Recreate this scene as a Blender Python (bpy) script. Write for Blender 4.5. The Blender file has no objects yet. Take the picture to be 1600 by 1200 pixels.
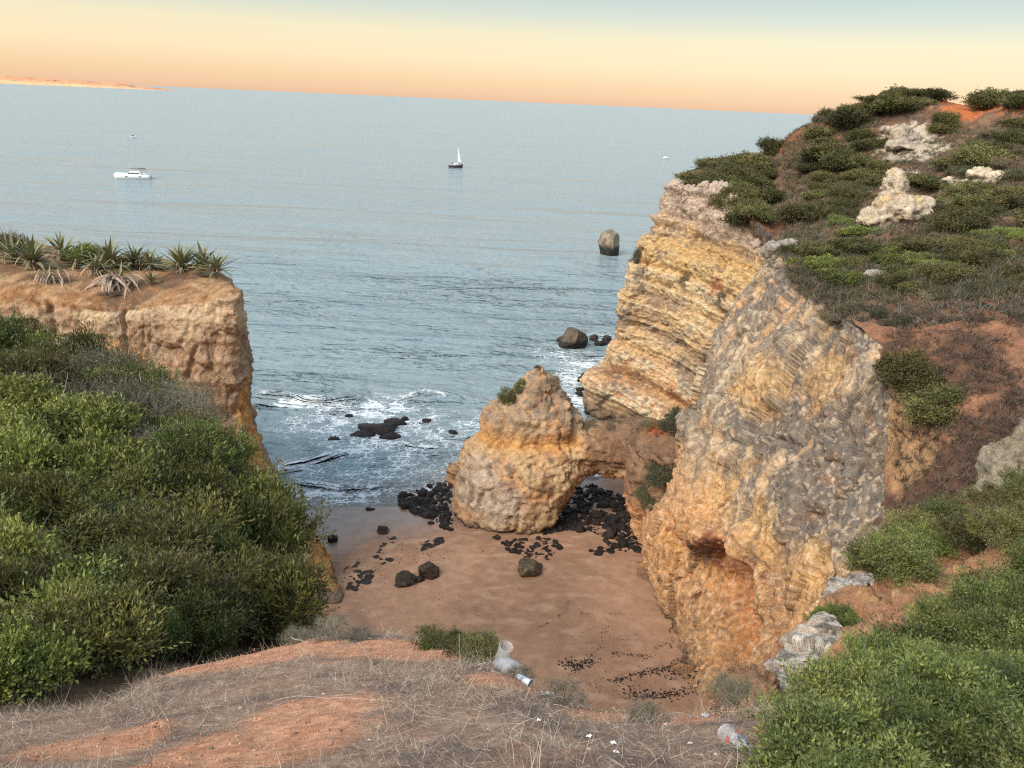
import bpy, bmesh, math, random
import numpy as np
from mathutils import Vector, Matrix, Euler
from mathutils.bvhtree import BVHTree

# ------------------------------------------------------------------ camera, sky, sun, exposure
scn = bpy.context.scene
R = math.radians
F_PX, PITCH, ROLL, EYE = 1202.0, R(20.17), R(2.5), 35.0
FW = np.array([0, math.cos(PITCH), -math.sin(PITCH)])
_r0 = np.array([1.0, 0, 0]); _u0 = np.array([0, math.sin(PITCH), math.cos(PITCH)])
RT = math.cos(ROLL) * _r0 + math.sin(ROLL) * _u0
UP = -math.sin(ROLL) * _r0 + math.cos(ROLL) * _u0
cam_d = bpy.data.cameras.new('camera'); cam = bpy.data.objects.new('camera', cam_d)
scn.collection.objects.link(cam); scn.camera = cam
cam_d.sensor_fit = 'HORIZONTAL'; cam_d.sensor_width = 36.0; cam_d.lens = 36.0 * F_PX / 1600.0
cam_d.clip_start = 0.05; cam_d.clip_end = 200000
M = Matrix.Identity(4)
for i in range(3):
    M[i][0], M[i][1], M[i][2] = RT[i], UP[i], -FW[i]
M[2][3] = EYE
cam.matrix_world = M

SUN_EL, SUN_AZ = R(42), R(226)      # azimuth clockwise from +Y: behind the camera, to the left
world = bpy.data.worlds.new('World'); scn.world = world; world.use_nodes = True
wn, wl = world.node_tree.nodes, world.node_tree.links
wn.clear()
w_out = wn.new('ShaderNodeOutputWorld'); w_bg = wn.new('ShaderNodeBackground')
w_tc = wn.new('ShaderNodeTexCoord'); w_sep = wn.new('ShaderNodeSeparateXYZ')
w_map = wn.new('ShaderNodeMapRange'); w_map.inputs['From Min'].default_value = 0.0; w_map.inputs['From Max'].default_value = 1.0
w_pow = wn.new('ShaderNodeMath'); w_pow.operation = 'POWER'; w_pow.inputs[1].default_value = 0.5
w_ramp = wn.new('ShaderNodeValToRGB')
w_sky = wn.new('ShaderNodeTexSky'); w_sky.sky_type = 'NISHITA'; w_sky.sun_disc = False
w_sky.sun_elevation = SUN_EL; w_sky.sun_rotation = SUN_AZ
w_mix = wn.new('ShaderNodeMix'); w_mix.data_type = 'RGBA'; w_mix.blend_type = 'MIX'; w_mix.inputs[0].default_value = 0.90
w_gain = wn.new('ShaderNodeMix'); w_gain.data_type = 'RGBA'; w_gain.blend_type = 'MULTIPLY'; w_gain.inputs[0].default_value = 1.0

def lin(c):
    c = np.array(c, float) / 255.0
    return np.where(c <= 0.04045, c / 12.92, ((c + 0.055) / 1.055) ** 2.4)

SKY_STRENGTH = 0.10
EXPOSURE = 1.85
# dusk colours by elevation: peach on the sea horizon, yellow, then pale teal and blue overhead
stops = [(0.0, (236, 185, 150), 1.0), (1.2, (245, 203, 158), 1.0), (2.6, (249, 220, 174), 1.0), (4.2, (241, 223, 180), 1.0),
         (5.6, (208, 211, 190), 1.0), (7.0, (184, 197, 190), 1.0), (11, (180, 205, 213), 1.1), (22, (186, 208, 220), 1.3), (50, (182, 206, 224), 1.45), (90, (176, 200, 222), 1.5)]
cr = w_ramp.color_ramp
while len(cr.elements) < len(stops): cr.elements.new(0.5)
for e, (deg, c, g) in zip(cr.elements, stops):
    e.position = math.sin(R(deg)) ** 0.5
    v = lin(c) * g
    e.color = (v[0], v[1], v[2], 1)
wl.new(w_tc.outputs['Generated'], w_sep.inputs[0]); wl.new(w_sep.outputs['Z'], w_map.inputs['Value'])
wl.new(w_map.outputs[0], w_pow.inputs[0]); wl.new(w_pow.outputs[0], w_ramp.inputs[0])
k = 1.0 / (SKY_STRENGTH * 2 ** EXPOSURE)
w_gain.inputs[7].default_value = (k, k, k, 1)
wl.new(w_ramp.outputs[0], w_gain.inputs[6])
wl.new(w_sky.outputs[0], w_mix.inputs[6]); wl.new(w_gain.outputs[2], w_mix.inputs[7])
wl.new(w_mix.outputs[2], w_bg.inputs[0]); w_bg.inputs[1].default_value = SKY_STRENGTH
wl.new(w_bg.outputs[0], w_out.inputs[0])

sun_d = bpy.data.lights.new('sun', 'SUN'); sun = bpy.data.objects.new('sun', sun_d); scn.collection.objects.link(sun)
sun_d.energy = 1.5; sun_d.angle = R(35); sun_d.color = (1.0, 0.91, 0.79)
sdir = Vector((math.sin(SUN_AZ) * math.cos(SUN_EL), math.cos(SUN_AZ) * math.cos(SUN_EL), math.sin(SUN_EL)))
sun.rotation_euler = sdir.to_track_quat('Z', 'Y').to_euler(); sun.location = (-20, -20, 90)
scn.view_settings.view_transform = 'Standard'; scn.view_settings.look = 'None'
scn.view_settings.gamma = 1.0; scn.view_settings.use_curve_mapping = False
scn.view_settings.exposure = EXPOSURE
scn.cycles.max_bounces = 6; scn.cycles.diffuse_bounces = 3; scn.cycles.glossy_bounces = 3
scn.cycles.transparent_max_bounces = 8; scn.cycles.use_denoising = False; scn.cycles.pixel_filter_type = 'BLACKMAN_HARRIS'; scn.cycles.filter_width = 1.25

# ------------------------------------------------------------------ helpers
rng = np.random.default_rng(11)
random.seed(11)
COL = scn.collection

def site(px, py, Y):
    """World point seen at a photo pixel, Y metres ahead."""
    d = FW + RT * (px - 800) / F_PX + UP * (600 - py) / F_PX
    return np.array([0, 0, EYE]) + d * (Y / d[1])

def site_z(px, py, z):
    d = FW + RT * (px - 800) / F_PX + UP * (600 - py) / F_PX
    return np.array([0, 0, EYE]) + d * ((z - EYE) / d[2])

_perm = rng.permutation(256); _perm = np.concatenate([_perm, _perm])
_grad = rng.normal(size=(256, 3)); _grad /= np.linalg.norm(_grad, axis=1)[:, None]

def noise3(P):
    P = np.asarray(P, float); sh = P.shape[:-1]; P = P.reshape(-1, 3)
    i = np.floor(P).astype(np.int64); f = P - i; u = f * f * f * (f * (f * 6 - 15) + 10); i &= 255
    out = np.zeros(len(P))
    for dx in (0, 1):
        wx = u[:, 0] if dx else 1 - u[:, 0]
        a = _perm[(i[:, 0] + dx) & 255]
        for dy in (0, 1):
            wy = u[:, 1] if dy else 1 - u[:, 1]
            b = _perm[(a + i[:, 1] + dy) & 255]
            for dz in (0, 1):
                wz = u[:, 2] if dz else 1 - u[:, 2]
                g = _grad[_perm[(b + i[:, 2] + dz) & 255]]
                out += wx * wy * wz * (g[:, 0] * (f[:, 0] - dx) + g[:, 1] * (f[:, 1] - dy) + g[:, 2] * (f[:, 2] - dz))
    return (out * 1.6).reshape(sh)

def fbm(P, scale, octv=4, gain=0.5, off=0.0):
    P = np.asarray(P, float) * scale + off
    s = 0; a = 1.0; t = 0
    for k in range(octv):
        s = s + a * noise3(P); t += a; a *= gain; P = P * 2.03 + 17.3
    return s / t

def ridged(P, scale, octv=3, off=0.0):
    P = np.asarray(P, float) * scale + off
    s = 0; a = 1.0; t = 0
    for k in range(octv):
        s = s + a * (1 - np.abs(noise3(P)) * 2); t += a; a *= 0.5; P = P * 2.1 + 9.1
    return s / t

def worley(P, scale, off=0.0):
    """Cell noise: distance gap between the two nearest cells, and a random value per cell."""
    P = np.asarray(P, float); sh = P.shape[:-1]; P = P.reshape(-1, 3) * scale + off; i = np.floor(P).astype(np.int64)
    f1 = np.full(len(P), 9.0); f2 = f1.copy(); idv = np.zeros(len(P))
    for dx in (-1, 0, 1):
        for dy in (-1, 0, 1):
            for dz in (-1, 0, 1):
                c = i + np.array([dx, dy, dz]); h = _perm[(_perm[(_perm[c[:, 0] & 255] + c[:, 1]) & 255] + c[:, 2]) & 255]
                q = c + 0.5 + 0.62 * _grad[h]; dd = np.einsum('ij,ij->i', P - q, P - q)
                nearer = dd < f1
                f2 = np.where(nearer, f1, np.minimum(f2, dd)); idv = np.where(nearer, h / 255.0, idv); f1 = np.where(nearer, dd, f1)
    return (np.sqrt(f2) - np.sqrt(f1)).reshape(sh), idv.reshape(sh)

def blocks(P, scale, squash=(1, 1, 1), off=0.0, warp=0.35):
    """Broken rock: flat faced blocks with grooves between them."""
    Q = np.asarray(P) * np.array(squash); w = np.stack([fbm(Q, scale * 1.3, 3, off=off + k * 7) for k in range(3)], -1)
    g, r = worley(Q + w * warp / scale, scale, off)
    return (r - 0.5) - 0.55 * sstep(0.16, 0.0, g)

def facets(P, scale, squash=(1, 1, 1), off=0.0, warp=0.25, groove=0.3):
    """Broken planes: each cell is a tilted flat face that meets its neighbours at a ledge or crack."""
    P = np.asarray(P, float); sh = P.shape[:-1]; Q = (P * np.array(squash)).reshape(-1, 3) * scale
    Q = Q + np.stack([fbm(Q, 1.1, 3, off=off + k * 7) for k in range(3)], -1) * warp + off
    i = np.floor(Q).astype(np.int64); f1 = np.full(len(Q), 9.0); f2 = f1.copy(); idx = np.zeros(len(Q), np.int64); vec = np.zeros_like(Q)
    for dx in (-1, 0, 1):
        for dy in (-1, 0, 1):
            for dz in (-1, 0, 1):
                c = i + np.array([dx, dy, dz]); h = _perm[(_perm[(_perm[c[:, 0] & 255] + c[:, 1]) & 255] + c[:, 2]) & 255]
                w = Q - (c + 0.5 + 0.62 * _grad[h]); dd = np.einsum('ij,ij->i', w, w); nr = dd < f1
                f2 = np.where(nr, f1, np.minimum(f2, dd)); idx = np.where(nr, h, idx); vec[nr] = w[nr]; f1 = np.where(nr, dd, f1)
    v = np.einsum('ij,ij->i', vec, _grad[(idx * 7 + 13) & 255]) * 0.9 + (idx / 255.0 - .5) * .5 - groove * sstep(.09, 0, np.sqrt(f2) - np.sqrt(f1))
    return v.reshape(sh)

def sstep(a, b, x):
    t = np.clip((x - a) / (b - a), 0, 1); return t * t * (3 - 2 * t)

def mix(a, b, t):
    a = np.asarray(a, float); b = np.asarray(b, float); t = np.asarray(t)[..., None]
    return a * (1 - t) + b * t

def mesh_from(name, V, Fq, cols=None, attrs=None, smooth=True):
    V = np.asarray(V, np.float32).reshape(-1, 3); Fq = np.asarray(Fq, np.int32)
    me = bpy.data.meshes.new(name); n = Fq.shape[1]
    me.vertices.add(len(V)); me.vertices.foreach_set('co', V.ravel())
    me.loops.add(Fq.size); me.loops.foreach_set('vertex_index', Fq.ravel())
    me.polygons.add(len(Fq)); me.polygons.foreach_set('loop_start', np.arange(0, Fq.size, n, dtype=np.int32))
    me.polygons.foreach_set('use_smooth', np.full(len(Fq), smooth, bool))
    if cols is not None:
        a = me.attributes.new('col', 'FLOAT_COLOR', 'POINT')
        c = np.ones((len(V), 4), np.float32); c[:, :3] = np.asarray(cols).reshape(-1, 3)
        a.data.foreach_set('color', c.ravel())
    for k, v in (attrs or {}).items():
        a = me.attributes.new(k, 'FLOAT', 'POINT'); a.data.foreach_set('value', np.asarray(v, np.float32).ravel())
    me.update(calc_edges=True); me.validate()
    return me

def tag(o, label=None, cat=None, group=None, kind=None):
    if label: o['label'] = label
    if cat: o['category'] = cat
    if group: o['group'] = group
    if kind: o['kind'] = kind
    return o

def link(name, me, mat=None, parent=None):
    o = bpy.data.objects.new(name, me); COL.objects.link(o)
    if mat is not None and me is not None and len(me.materials) == 0: me.materials.append(mat)
    if parent: o.parent = parent
    return o

def empty(name, loc, rot=(0, 0, 0), sc=1.0):
    o = bpy.data.objects.new(name, None); COL.objects.link(o); o.location = loc; o.rotation_euler = rot
    o.scale = (sc, sc, sc) if np.isscalar(sc) else sc; o.empty_display_size = 0.2
    return o

def catmull(C, n):
    C = np.asarray(C, float); m = len(C)
    t = np.linspace(0, m - 1, n); i = np.clip(np.floor(t).astype(int), 0, m - 2); f = (t - i)
    g = lambda k: C[np.clip(k, 0, m - 1)]
    p0, p1, p2, p3 = g(i - 1), g(i), g(i + 1), g(i + 2)
    f = f.reshape((-1,) + (1,) * (C.ndim - 1))
    return 0.5 * (2 * p1 + (p2 - p0) * f + (2 * p0 - 5 * p1 + 4 * p2 - p3) * f ** 2 + (3 * p1 - p0 - 3 * p2 + p3) * f ** 3)

def grid_normals(P):
    du = np.gradient(P, axis=1); dv = np.gradient(P, axis=0)
    N = np.cross(du, dv); N /= np.linalg.norm(N, axis=-1)[..., None] + 1e-9
    return N

def grid_faces(nv, nu):
    a = np.arange(nv * nu).reshape(nv, nu)
    return np.stack([a[:-1, :-1], a[:-1, 1:], a[1:, 1:], a[1:, :-1]], -1).reshape(-1, 4)

BV, BF, BO = [], [], 0
def bvh_add(P, step=3):
    global BO
    P = np.concatenate([P[::step], P[-1:]], 0); P = np.concatenate([P[:, ::step], P[:, -1:]], 1)
    BV.append(P.reshape(-1, 3)); BF.append(grid_faces(P.shape[0], P.shape[1]) + BO); BO += P.shape[0] * P.shape[1]

def linear_rows(C, n):
    t = np.linspace(0, len(C) - 1, n); i = np.clip(np.floor(t).astype(int), 0, len(C) - 2); f = (t - i)[:, None, None]
    G = C[i] * (1 - f) + C[i + 1] * f
    for _ in range(60): G[1:-1] = 0.25 * G[:-2] + 0.5 * G[1:-1] + 0.25 * G[2:]
    return G

def surf(ctrl, nu, nv, face=(0, 0, EYE), straight=False):
    C = np.asarray(ctrl, float)
    G = linear_rows(C, nv) if straight else catmull(C, nv); G = np.swapaxes(catmull(np.swapaxes(G, 0, 1), nu), 0, 1)
    N = grid_normals(G)
    s = np.mean(np.einsum('ijk,ijk->ij', N, np.asarray(face) - G) > 0)
    flip = s < 0.5
    return G, (-N if flip else N), flip

def grid_mesh(name, P, flip, cols, attrs=None):
    Fq = grid_faces(P.shape[0], P.shape[1])
    if not flip: Fq = Fq
    # orient towards N
    N = grid_normals(P); 
    if flip: Fq = Fq[:, ::-1]
    return mesh_from(name, P, Fq, cols, attrs)

def spots(P, lst):
    """Soft mask of blobs given as (world centre, radius)."""
    m = np.zeros(P.shape[:-1])
    for c, r in lst:
        d = np.linalg.norm(P - np.asarray(c), axis=-1) / r
        m = np.maximum(m, 1 - d)
    return m

# ------------------------------------------------------------------ materials
def new_mat(name):
    m = bpy.data.materials.new(name); m.use_nodes = True
    nt = m.node_tree; b = nt.nodes['Principled BSDF']
    return m, nt, b

def n_noise(nt, scale, detail=4, rough=0.55, vec=None, dist=0.0):
    n = nt.nodes.new('ShaderNodeTexNoise'); n.inputs['Scale'].default_value = scale
    n.inputs['Detail'].default_value = detail; n.inputs['Roughness'].default_value = rough; n.inputs['Distortion'].default_value = dist
    if vec is not None: nt.links.new(vec, n.inputs['Vector'])
    return n.outputs[0]

def n_math(nt, op, a, b=None, c=None):
    n = nt.nodes.new('ShaderNodeMath'); n.operation = op
    for i, v in enumerate((a, b, c)):
        if v is None: continue
        if isinstance(v, (int, float)): n.inputs[i].default_value = v
        else: nt.links.new(v, n.inputs[i])
    return n.outputs[0]

def n_range(nt, v, a, b, c, d):
    n = nt.nodes.new('ShaderNodeMapRange'); nt.links.new(v, n.inputs[0])
    for i, x in enumerate((a, b, c, d)): n.inputs[1 + i].default_value = x
    return n.outputs[0]

def n_mix(nt, f, a, b, mode='MIX'):
    n = nt.nodes.new('ShaderNodeMix'); n.data_type = 'RGBA'; n.blend_type = mode
    for i, v in ((0, f), (6, a), (7, b)):
        if isinstance(v, (int, float)): n.inputs[i].default_value = v
        elif isinstance(v, (tuple, list)) or isinstance(v, np.ndarray): n.inputs[i].default_value = (v[0], v[1], v[2], 1)
        else: nt.links.new(v, n.inputs[i])
    return n.outputs[2]

def n_attr(nt, name, out='Color'):
    n = nt.nodes.new('ShaderNodeAttribute'); n.attribute_name = name
    return n.outputs[out]

def n_vec(nt, scale=(1, 1, 1), rot=(0, 0, 0)):
    t = nt.nodes.new('ShaderNodeTexCoord'); m = nt.nodes.new('ShaderNodeMapping')
    m.inputs['Scale'].default_value = scale; m.inputs['Rotation'].default_value = rot
    nt.links.new(t.outputs['Object'], m.inputs[0]); return m.outputs[0]

def n_bump(nt, h, strength, dist, prev=None):
    n = nt.nodes.new('ShaderNodeBump'); n.inputs['Strength'].default_value = strength; n.inputs['Distance'].default_value = dist
    nt.links.new(h, n.inputs['Height'])
    if prev is not None: nt.links.new(prev, n.inputs['Normal'])
    return n.outputs[0]

def rock_mat(name, fine=6.0, bump=0.12, rough=0.92, contrast=0.35, squash=(1, 1, 1)):
    m, nt, b = new_mat(name); L = nt.links
    v = n_vec(nt, squash)
    n1 = n_noise(nt, fine * 0.35, 6, 0.65, v); n2 = n_noise(nt, fine * 1.6, 5, 0.7, v, 0.4)
    vo = nt.nodes.new('ShaderNodeTexVoronoi'); vo.feature = 'DISTANCE_TO_EDGE'; vo.inputs['Scale'].default_value = fine * 0.22
    w = nt.nodes.new('ShaderNodeVectorMath'); w.operation = 'ADD'
    nv = nt.nodes.new('ShaderNodeTexNoise'); nv.inputs['Scale'].default_value = fine * 0.3; nv.inputs['Detail'].default_value = 4; L.new(v, nv.inputs['Vector'])
    L.new(v, w.inputs[0]); L.new(nv.outputs['Color'], w.inputs[1]); L.new(w.outputs[0], vo.inputs['Vector'])
    crack = n_range(nt, vo.outputs[0], 0.0, 0.05, 0.0, 1.0)
    val = n_math(nt, 'ADD', n_range(nt, n1, 0.3, 0.7, 1 - contrast, 1 + contrast), n_range(nt, n2, 0.3, 0.7, -contrast * 0.55, contrast * 0.55))
    cm = nt.nodes.new('ShaderNodeCombineColor')
    for i in range(3): L.new(val, cm.inputs[i])
    c = n_mix(nt, 1.0, n_attr(nt, 'col'), cm.outputs[0], 'MULTIPLY')
    L.new(c, b.inputs['Base Color']); b.inputs['Roughness'].default_value = rough
    b.inputs['Specular IOR Level'].default_value = 0.25
    h = n_math(nt, 'ADD', n_math(nt, 'MULTIPLY', n1, 1.3), n_math(nt, 'ADD', n_math(nt, 'MULTIPLY', n2, 0.6), n_math(nt, 'MULTIPLY', crack, 0.18)))
    L.new(n_bump(nt, h, 0.9, bump * 2.2), b.inputs['Normal'])
    return m

def leaf_mat(name, tint=(1, 1, 1), rough=0.5, trans=0.25, var=0.36):
    m, nt, b = new_mat(name); L = nt.links
    oi = nt.nodes.new('ShaderNodeObjectInfo')
    hs = nt.nodes.new('ShaderNodeHueSaturation'); L.new(n_attr(nt, 'col'), hs.inputs['Color'])
    L.new(n_range(nt, oi.outputs['Random'], 0, 1, 0.485, 0.52), hs.inputs['Hue'])
    r2 = n_math(nt, 'FRACT', n_math(nt, 'MULTIPLY', oi.outputs['Random'], 7.31))
    L.new(n_range(nt, r2, 0, 1, 1 - var, 1 + var), hs.inputs['Value']); hs.inputs['Saturation'].default_value = 0.86
    c = n_mix(nt, 1.0, hs.outputs[0], tint, 'MULTIPLY')
    L.new(c, b.inputs['Base Color']); b.inputs['Roughness'].default_value = rough; b.inputs['Specular IOR Level'].default_value = 0.35
    t = nt.nodes.new('ShaderNodeBsdfTranslucent'); L.new(c, t.inputs['Color'])
    ms = nt.nodes.new('ShaderNodeMixShader'); ms.inputs[0].default_value = trans
    L.new(b.outputs[0], ms.inputs[1]); L.new(t.outputs[0], ms.inputs[2])
    L.new(ms.outputs[0], nt.nodes['Material Output'].inputs['Surface'])
    return m

def plain_mat(name, rgb, rough=0.6, noise=0.15, scale=20, **kw):
    m, nt, b = new_mat(name)
    v = n_vec(nt); n = n_noise(nt, scale, 4, 0.6, v)
    val = n_range(nt, n, 0.3, 0.7, 1 - noise, 1 + noise)
    cm = nt.nodes.new('ShaderNodeCombineColor')
    for i in range(3): nt.links.new(val, cm.inputs[i])
    nt.links.new(n_mix(nt, 1.0, tuple(rgb), cm.outputs[0], 'MULTIPLY'), b.inputs['Base Color'])
    b.inputs['Roughness'].default_value = rough
    for k2, v2 in kw.items(): b.inputs[k2].default_value = v2
    return m

MAT = {}
MAT['cliff'] = rock_mat('limestone_cliff', 5.5, 0.085, contrast=0.36)
MAT['streak'] = rock_mat('streaked_limestone', 5.0, 0.09, contrast=0.36, squash=(1.25, 1.25, .42))
MAT['bedded'] = rock_mat('bedded_limestone', 5.0, 0.09, contrast=0.34, squash=(.7, .7, 1.7))
MAT['near_rock'] = rock_mat('weathered_outcrop', 16.0, 0.03, contrast=0.3)
MAT['earth'] = rock_mat('dry_earth', 9.0, 0.06, contrast=0.3)
MAT['ground'] = rock_mat('gritty_orange_ground', 60.0, 0.012, contrast=0.34)
MAT['wetrock'] = rock_mat('weedy_rock', 8.0, 0.06, rough=0.55, contrast=0.4)
MAT['leaf'] = leaf_mat('shrub_leaves')
MAT['farleaf'] = leaf_mat('hillside_leaves', trans=0.15, rough=0.7)
MAT['blade'] = leaf_mat('agave_blades', rough=0.5, trans=0.1, var=0.15)
MAT['dry'] = leaf_mat('dry_stems', rough=0.9, trans=0.1, var=0.2)
MAT['bark'] = plain_mat('grey_bark', (0.13, 0.10, 0.08), 0.9, 0.3, 30)

A = 0.80   # photo colour -> surface reflectance under this light
def alb(c): return lin(c) * A

OCHRE, CREAM, BROWN, ORANGE, RUST = (206, 168, 116), (214, 190, 152), (150, 122, 100), (206, 150, 104), (158, 90, 58)
GREY, PALE, DARKW = (138, 124, 108), (206, 192, 172), (44, 36, 32)

def beds(z, seed=0.0, sc=1.0):
    """Hard and soft beds of a layered cliff as a function of height: -1..1."""
    q = np.stack([z * 0 + seed, z * 0 + 3.1 * seed, z], -1)
    return 0.55 * np.clip(noise3(q * np.array([1, 1, 0.45 * sc])) * 2.6, -1, 1) + 0.3 * np.clip(noise3(q * np.array([1, 1, 1.3 * sc]) + 5) * 2.4, -1, 1) + 0.15 * np.clip(noise3(q * np.array([1, 1, 3.6 * sc]) + 9) * 2.4, -1, 1)

# ------------------------------------------------------------------ the big rock masses
def grid_site(rows): return np.array([[site(*p) for p in row] for row in rows])

# --- far cliff (layered promontory across the cove)
far_rows = [
    [(1100, 300, 112), (1045, 293, 93), (1080, 288, 90), (1130, 290, 87), (1175, 330, 82), (1203, 372, 77), (1240, 400, 71)],
    [(1060, 365, 108), (1014, 365, 91.5), (1055, 368, 88), (1105, 370, 84), (1155, 390, 79), (1190, 420, 74), (1225, 450, 69)],
    [(1035, 420, 106), (988, 420, 90.5), (1030, 428, 86.8), (1085, 432, 82.3), (1135, 445, 77), (1180, 470, 72), (1215, 500, 67)],
    [(1010, 485, 104), (960, 485, 89.8), (1010, 490, 85.6), (1065, 495, 81), (1120, 505, 76), (1165, 530, 70), (1200, 560, 65)],
    [(1000, 545, 103), (954, 545, 89.2), (1000, 550, 85.2), (1055, 560, 80.6), (1105, 575, 75.2), (1150, 595, 69), (1185, 620, 64)],
    [(980, 580, 102), (930, 582, 88.2), (985, 592, 84), (1045, 607, 79), (1095, 625, 74), (1140, 650, 68), (1175, 670, 63)],
    [(970, 620, 101), (917, 622, 87.6), (975, 640, 82.8), (1040, 660, 77.6), (1090, 682, 72.6), (1130, 710, 67), (1165, 730, 62)],
    [(975, 660, 98), (932, 662, 84.9), (985, 690, 80.5), (1040, 715, 76), (1085, 740, 71.5), (1120, 770, 66), (1150, 790, 61)],
]
P, N, fl = surf(grid_site(far_rows), 330, 330)
zz = P[..., 2] + 0.10 * (P[..., 0]) + 0.5 * fbm(P, 0.12, 3)
bd = beds(zz, 0.7, 0.75)
P0 = P
d = 0.9 * fbm(P, 0.10, 3, off=4) + 0.85 * bd + 0.3 * fbm(P, 0.55, 4, off=8) + 0.2 * (ridged(P, 1.1, 3) - 0.4) + 0.6 * facets(P, 0.22, (1, 1, 1.2), 3) + 0.26 * facets(P, .75, (1, 1, 2.2), 9) + .10 * fbm(P, 2.6, 3, off=12)
joint = sstep(0.80, 0.97, ridged(P * np.array([1, 1, 0.15]), 0.35, 2, 3.3)); d = d - 0.7 * joint * sstep(14, 20, P[..., 2])
und = sstep(8.0, 7.0, zz + 0.0) * sstep(5.0, 7.0, zz); d = d - 1.0 * und          # soft undercut bed
P = P + N * d[..., None]
hf = P[..., 2]
n1 = fbm(P * np.array([1, 1, 1.8]), 0.35, 4, off=2); n2 = fbm(P, 1.3, 4, off=6); n3 = fbm(P * np.array([.5, .5, 1]), 0.22, 3, off=31)
c = mix(alb((204, 168, 122)), alb((214, 192, 158)), sstep(-0.2, 0.5, bd + n1))
c = mix(c, alb(BROWN), 0.85 * sstep(0.02, 0.32, -bd * 0.35 + n3 + 0.5 * n1))
c = mix(c, alb(ORANGE), 0.9 * sstep(0.0, 0.5, n2 + 0.4 - 0.14 * np.abs(hf - 5.5)))
c = mix(c, alb((206, 166, 106)), 0.8 * sstep(17, 19, hf) * sstep(22.5, 20, hf))
c = mix(c, alb((186, 162, 146)), 0.85 * sstep(21.5, 23.5, hf + 2.5 * n1))
c = mix(c, alb(GREY), 0.8 * sstep(0.06, 0.4, n1 * 0.8 + n2 * 0.5))
c = mix(c, alb(RUST), 0.7 * sstep(0.25, 0.6, spots(P, [(site(1040, 625, 78), 2.6), (site(1120, 450, 78), 2.2)]) + 0.3 * n2))
n5 = fbm(P * np.array([1, 1, 2]), 2.4, 3, off=35); c = mix(c, alb((116, 98, 84)), 0.5 * sstep(.05, .3, n5)); c = mix(c, alb((224, 200, 160)), 0.45 * sstep(.1, .32, -n5))
c = mix(c, alb((110, 92, 76)), 0.7 * sstep(2.4, 0.9, hf + n1)); c = mix(c, alb(DARKW), sstep(1.0, 0.3, hf + 0.5 * n1))
far_cliff = tag(link('far_cliff', grid_mesh('far_cliff', P, fl, c), MAT['bedded']), 'layered ochre cliff headland across the cove', kind='structure')
bvh_add(P); FAR_P = P

# --- middle promontory: the cove's right wall
mid_rows = [
    [(1270, 395, 74), (1208, 388, 63), (1245, 424, 54.5), (1292, 480, 47.5), (1350, 520, 41.5), (1398, 556, 39), (1450, 600, 38)],
    [(1200, 455, 72), (1152, 450, 60.5), (1192, 500, 52.5), (1262, 560, 45), (1332, 600, 39.2), (1392, 640, 36.6), (1450, 690, 35)],
    [(1160, 545, 70), (1110, 540, 57.5), (1160, 580, 49.3), (1240, 640, 42.8), (1312, 680, 37.6), (1386, 720, 35), (1440, 770, 33)],
    [(1130, 640, 68), (1073, 640, 54.6), (1138, 660, 47), (1215, 720, 41.2), (1285, 760, 36.8), (1352, 800, 34), (1400, 850, 31)],
    [(1120, 740, 66), (1068, 735, 52.6), (1112, 742, 45.6), (1176, 800, 40.6), (1240, 835, 36.8), (1308, 862, 33), (1360, 900, 30)],
    [(1070, 800, 62), (1014, 815, 50.4), (1076, 812, 44.6), (1140, 880, 41.2), (1205, 912, 37.2), (1258, 930, 33), (1320, 960, 29.5)],
    [(1060, 880, 60), (1010, 885, 49.2), (1058, 890, 44.2), (1106, 960, 41.4), (1166, 1000, 38.2), (1214, 1010, 33.6), (1280, 1040, 29.5)],
    [(1075, 930, 56), (1030, 938, 47.8), (1056, 992, 42.6), (1070, 1050, 39.4), (1100, 1100, 36.3), (1150, 1130, 33), (1230, 1150, 29)],
    [(1075, 960, 54), (1034, 970, 45.6), (1060, 1030, 40.6), (1078, 1090, 37.6), (1105, 1140, 34.6), (1160, 1170, 31.5), (1240, 1190, 28)],
]
P, N, fl = surf(grid_site(mid_rows), 380, 440)
zz = P[..., 2] + 0.30 * P[..., 0] - 0.25 * P[..., 1] + 0.8 * fbm(P, 0.15, 3)
bd = beds(zz, 2.3, 0.8)
d = .7 * fbm(P, 0.13, 3, off=14) + 0.2 * bd + 0.2 * fbm(P, 0.5, 4, off=18) + 0.12 * (ridged(P, 0.9, 4) - 0.4) + 1.5 * facets(P, .12, (1, 1, .6), 13, .3, .2) + 0.42 * facets(P, .42, (1.2, 1.2, .5), 19) + .16 * facets(P, 1.3, (1.1, 1.1, .6), 23) + 0.28 * (ridged(P * np.array([1, 1, .16]), .8, 3, 77) - .4) + .09 * fbm(P, 3.0, 3, off=24)
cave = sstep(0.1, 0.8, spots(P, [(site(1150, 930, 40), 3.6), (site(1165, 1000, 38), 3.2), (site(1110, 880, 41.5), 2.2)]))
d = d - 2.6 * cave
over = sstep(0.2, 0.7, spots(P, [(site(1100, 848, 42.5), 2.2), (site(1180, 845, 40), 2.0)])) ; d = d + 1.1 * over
crackm = sstep(0.86, 0.98, ridged(P * np.array([1, 1, 0.35]), 0.22, 2, 7.7)); d = d - 0.6 * crackm
P = P + N * d[..., None]
hf = P[..., 2]
st = P * np.array([1.2, 1.2, 0.28])
n1 = fbm(P, 0.32, 4, off=22); n2 = fbm(P, 1.2, 4, off=26); n3 = fbm(st, 0.6, 4, off=29); n5 = fbm(P, 3.0, 3, off=33); n4 = fbm(P, 0.16, 3, off=41)
c = mix(alb((192, 160, 124)), alb((204, 182, 152)), sstep(-0.3, 0.4, n1 + 0.4 * bd))
c = mix(c, alb((200, 152, 108)), 0.65 * sstep(0.0, 0.35, n4 + 0.3 * n2))
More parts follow.
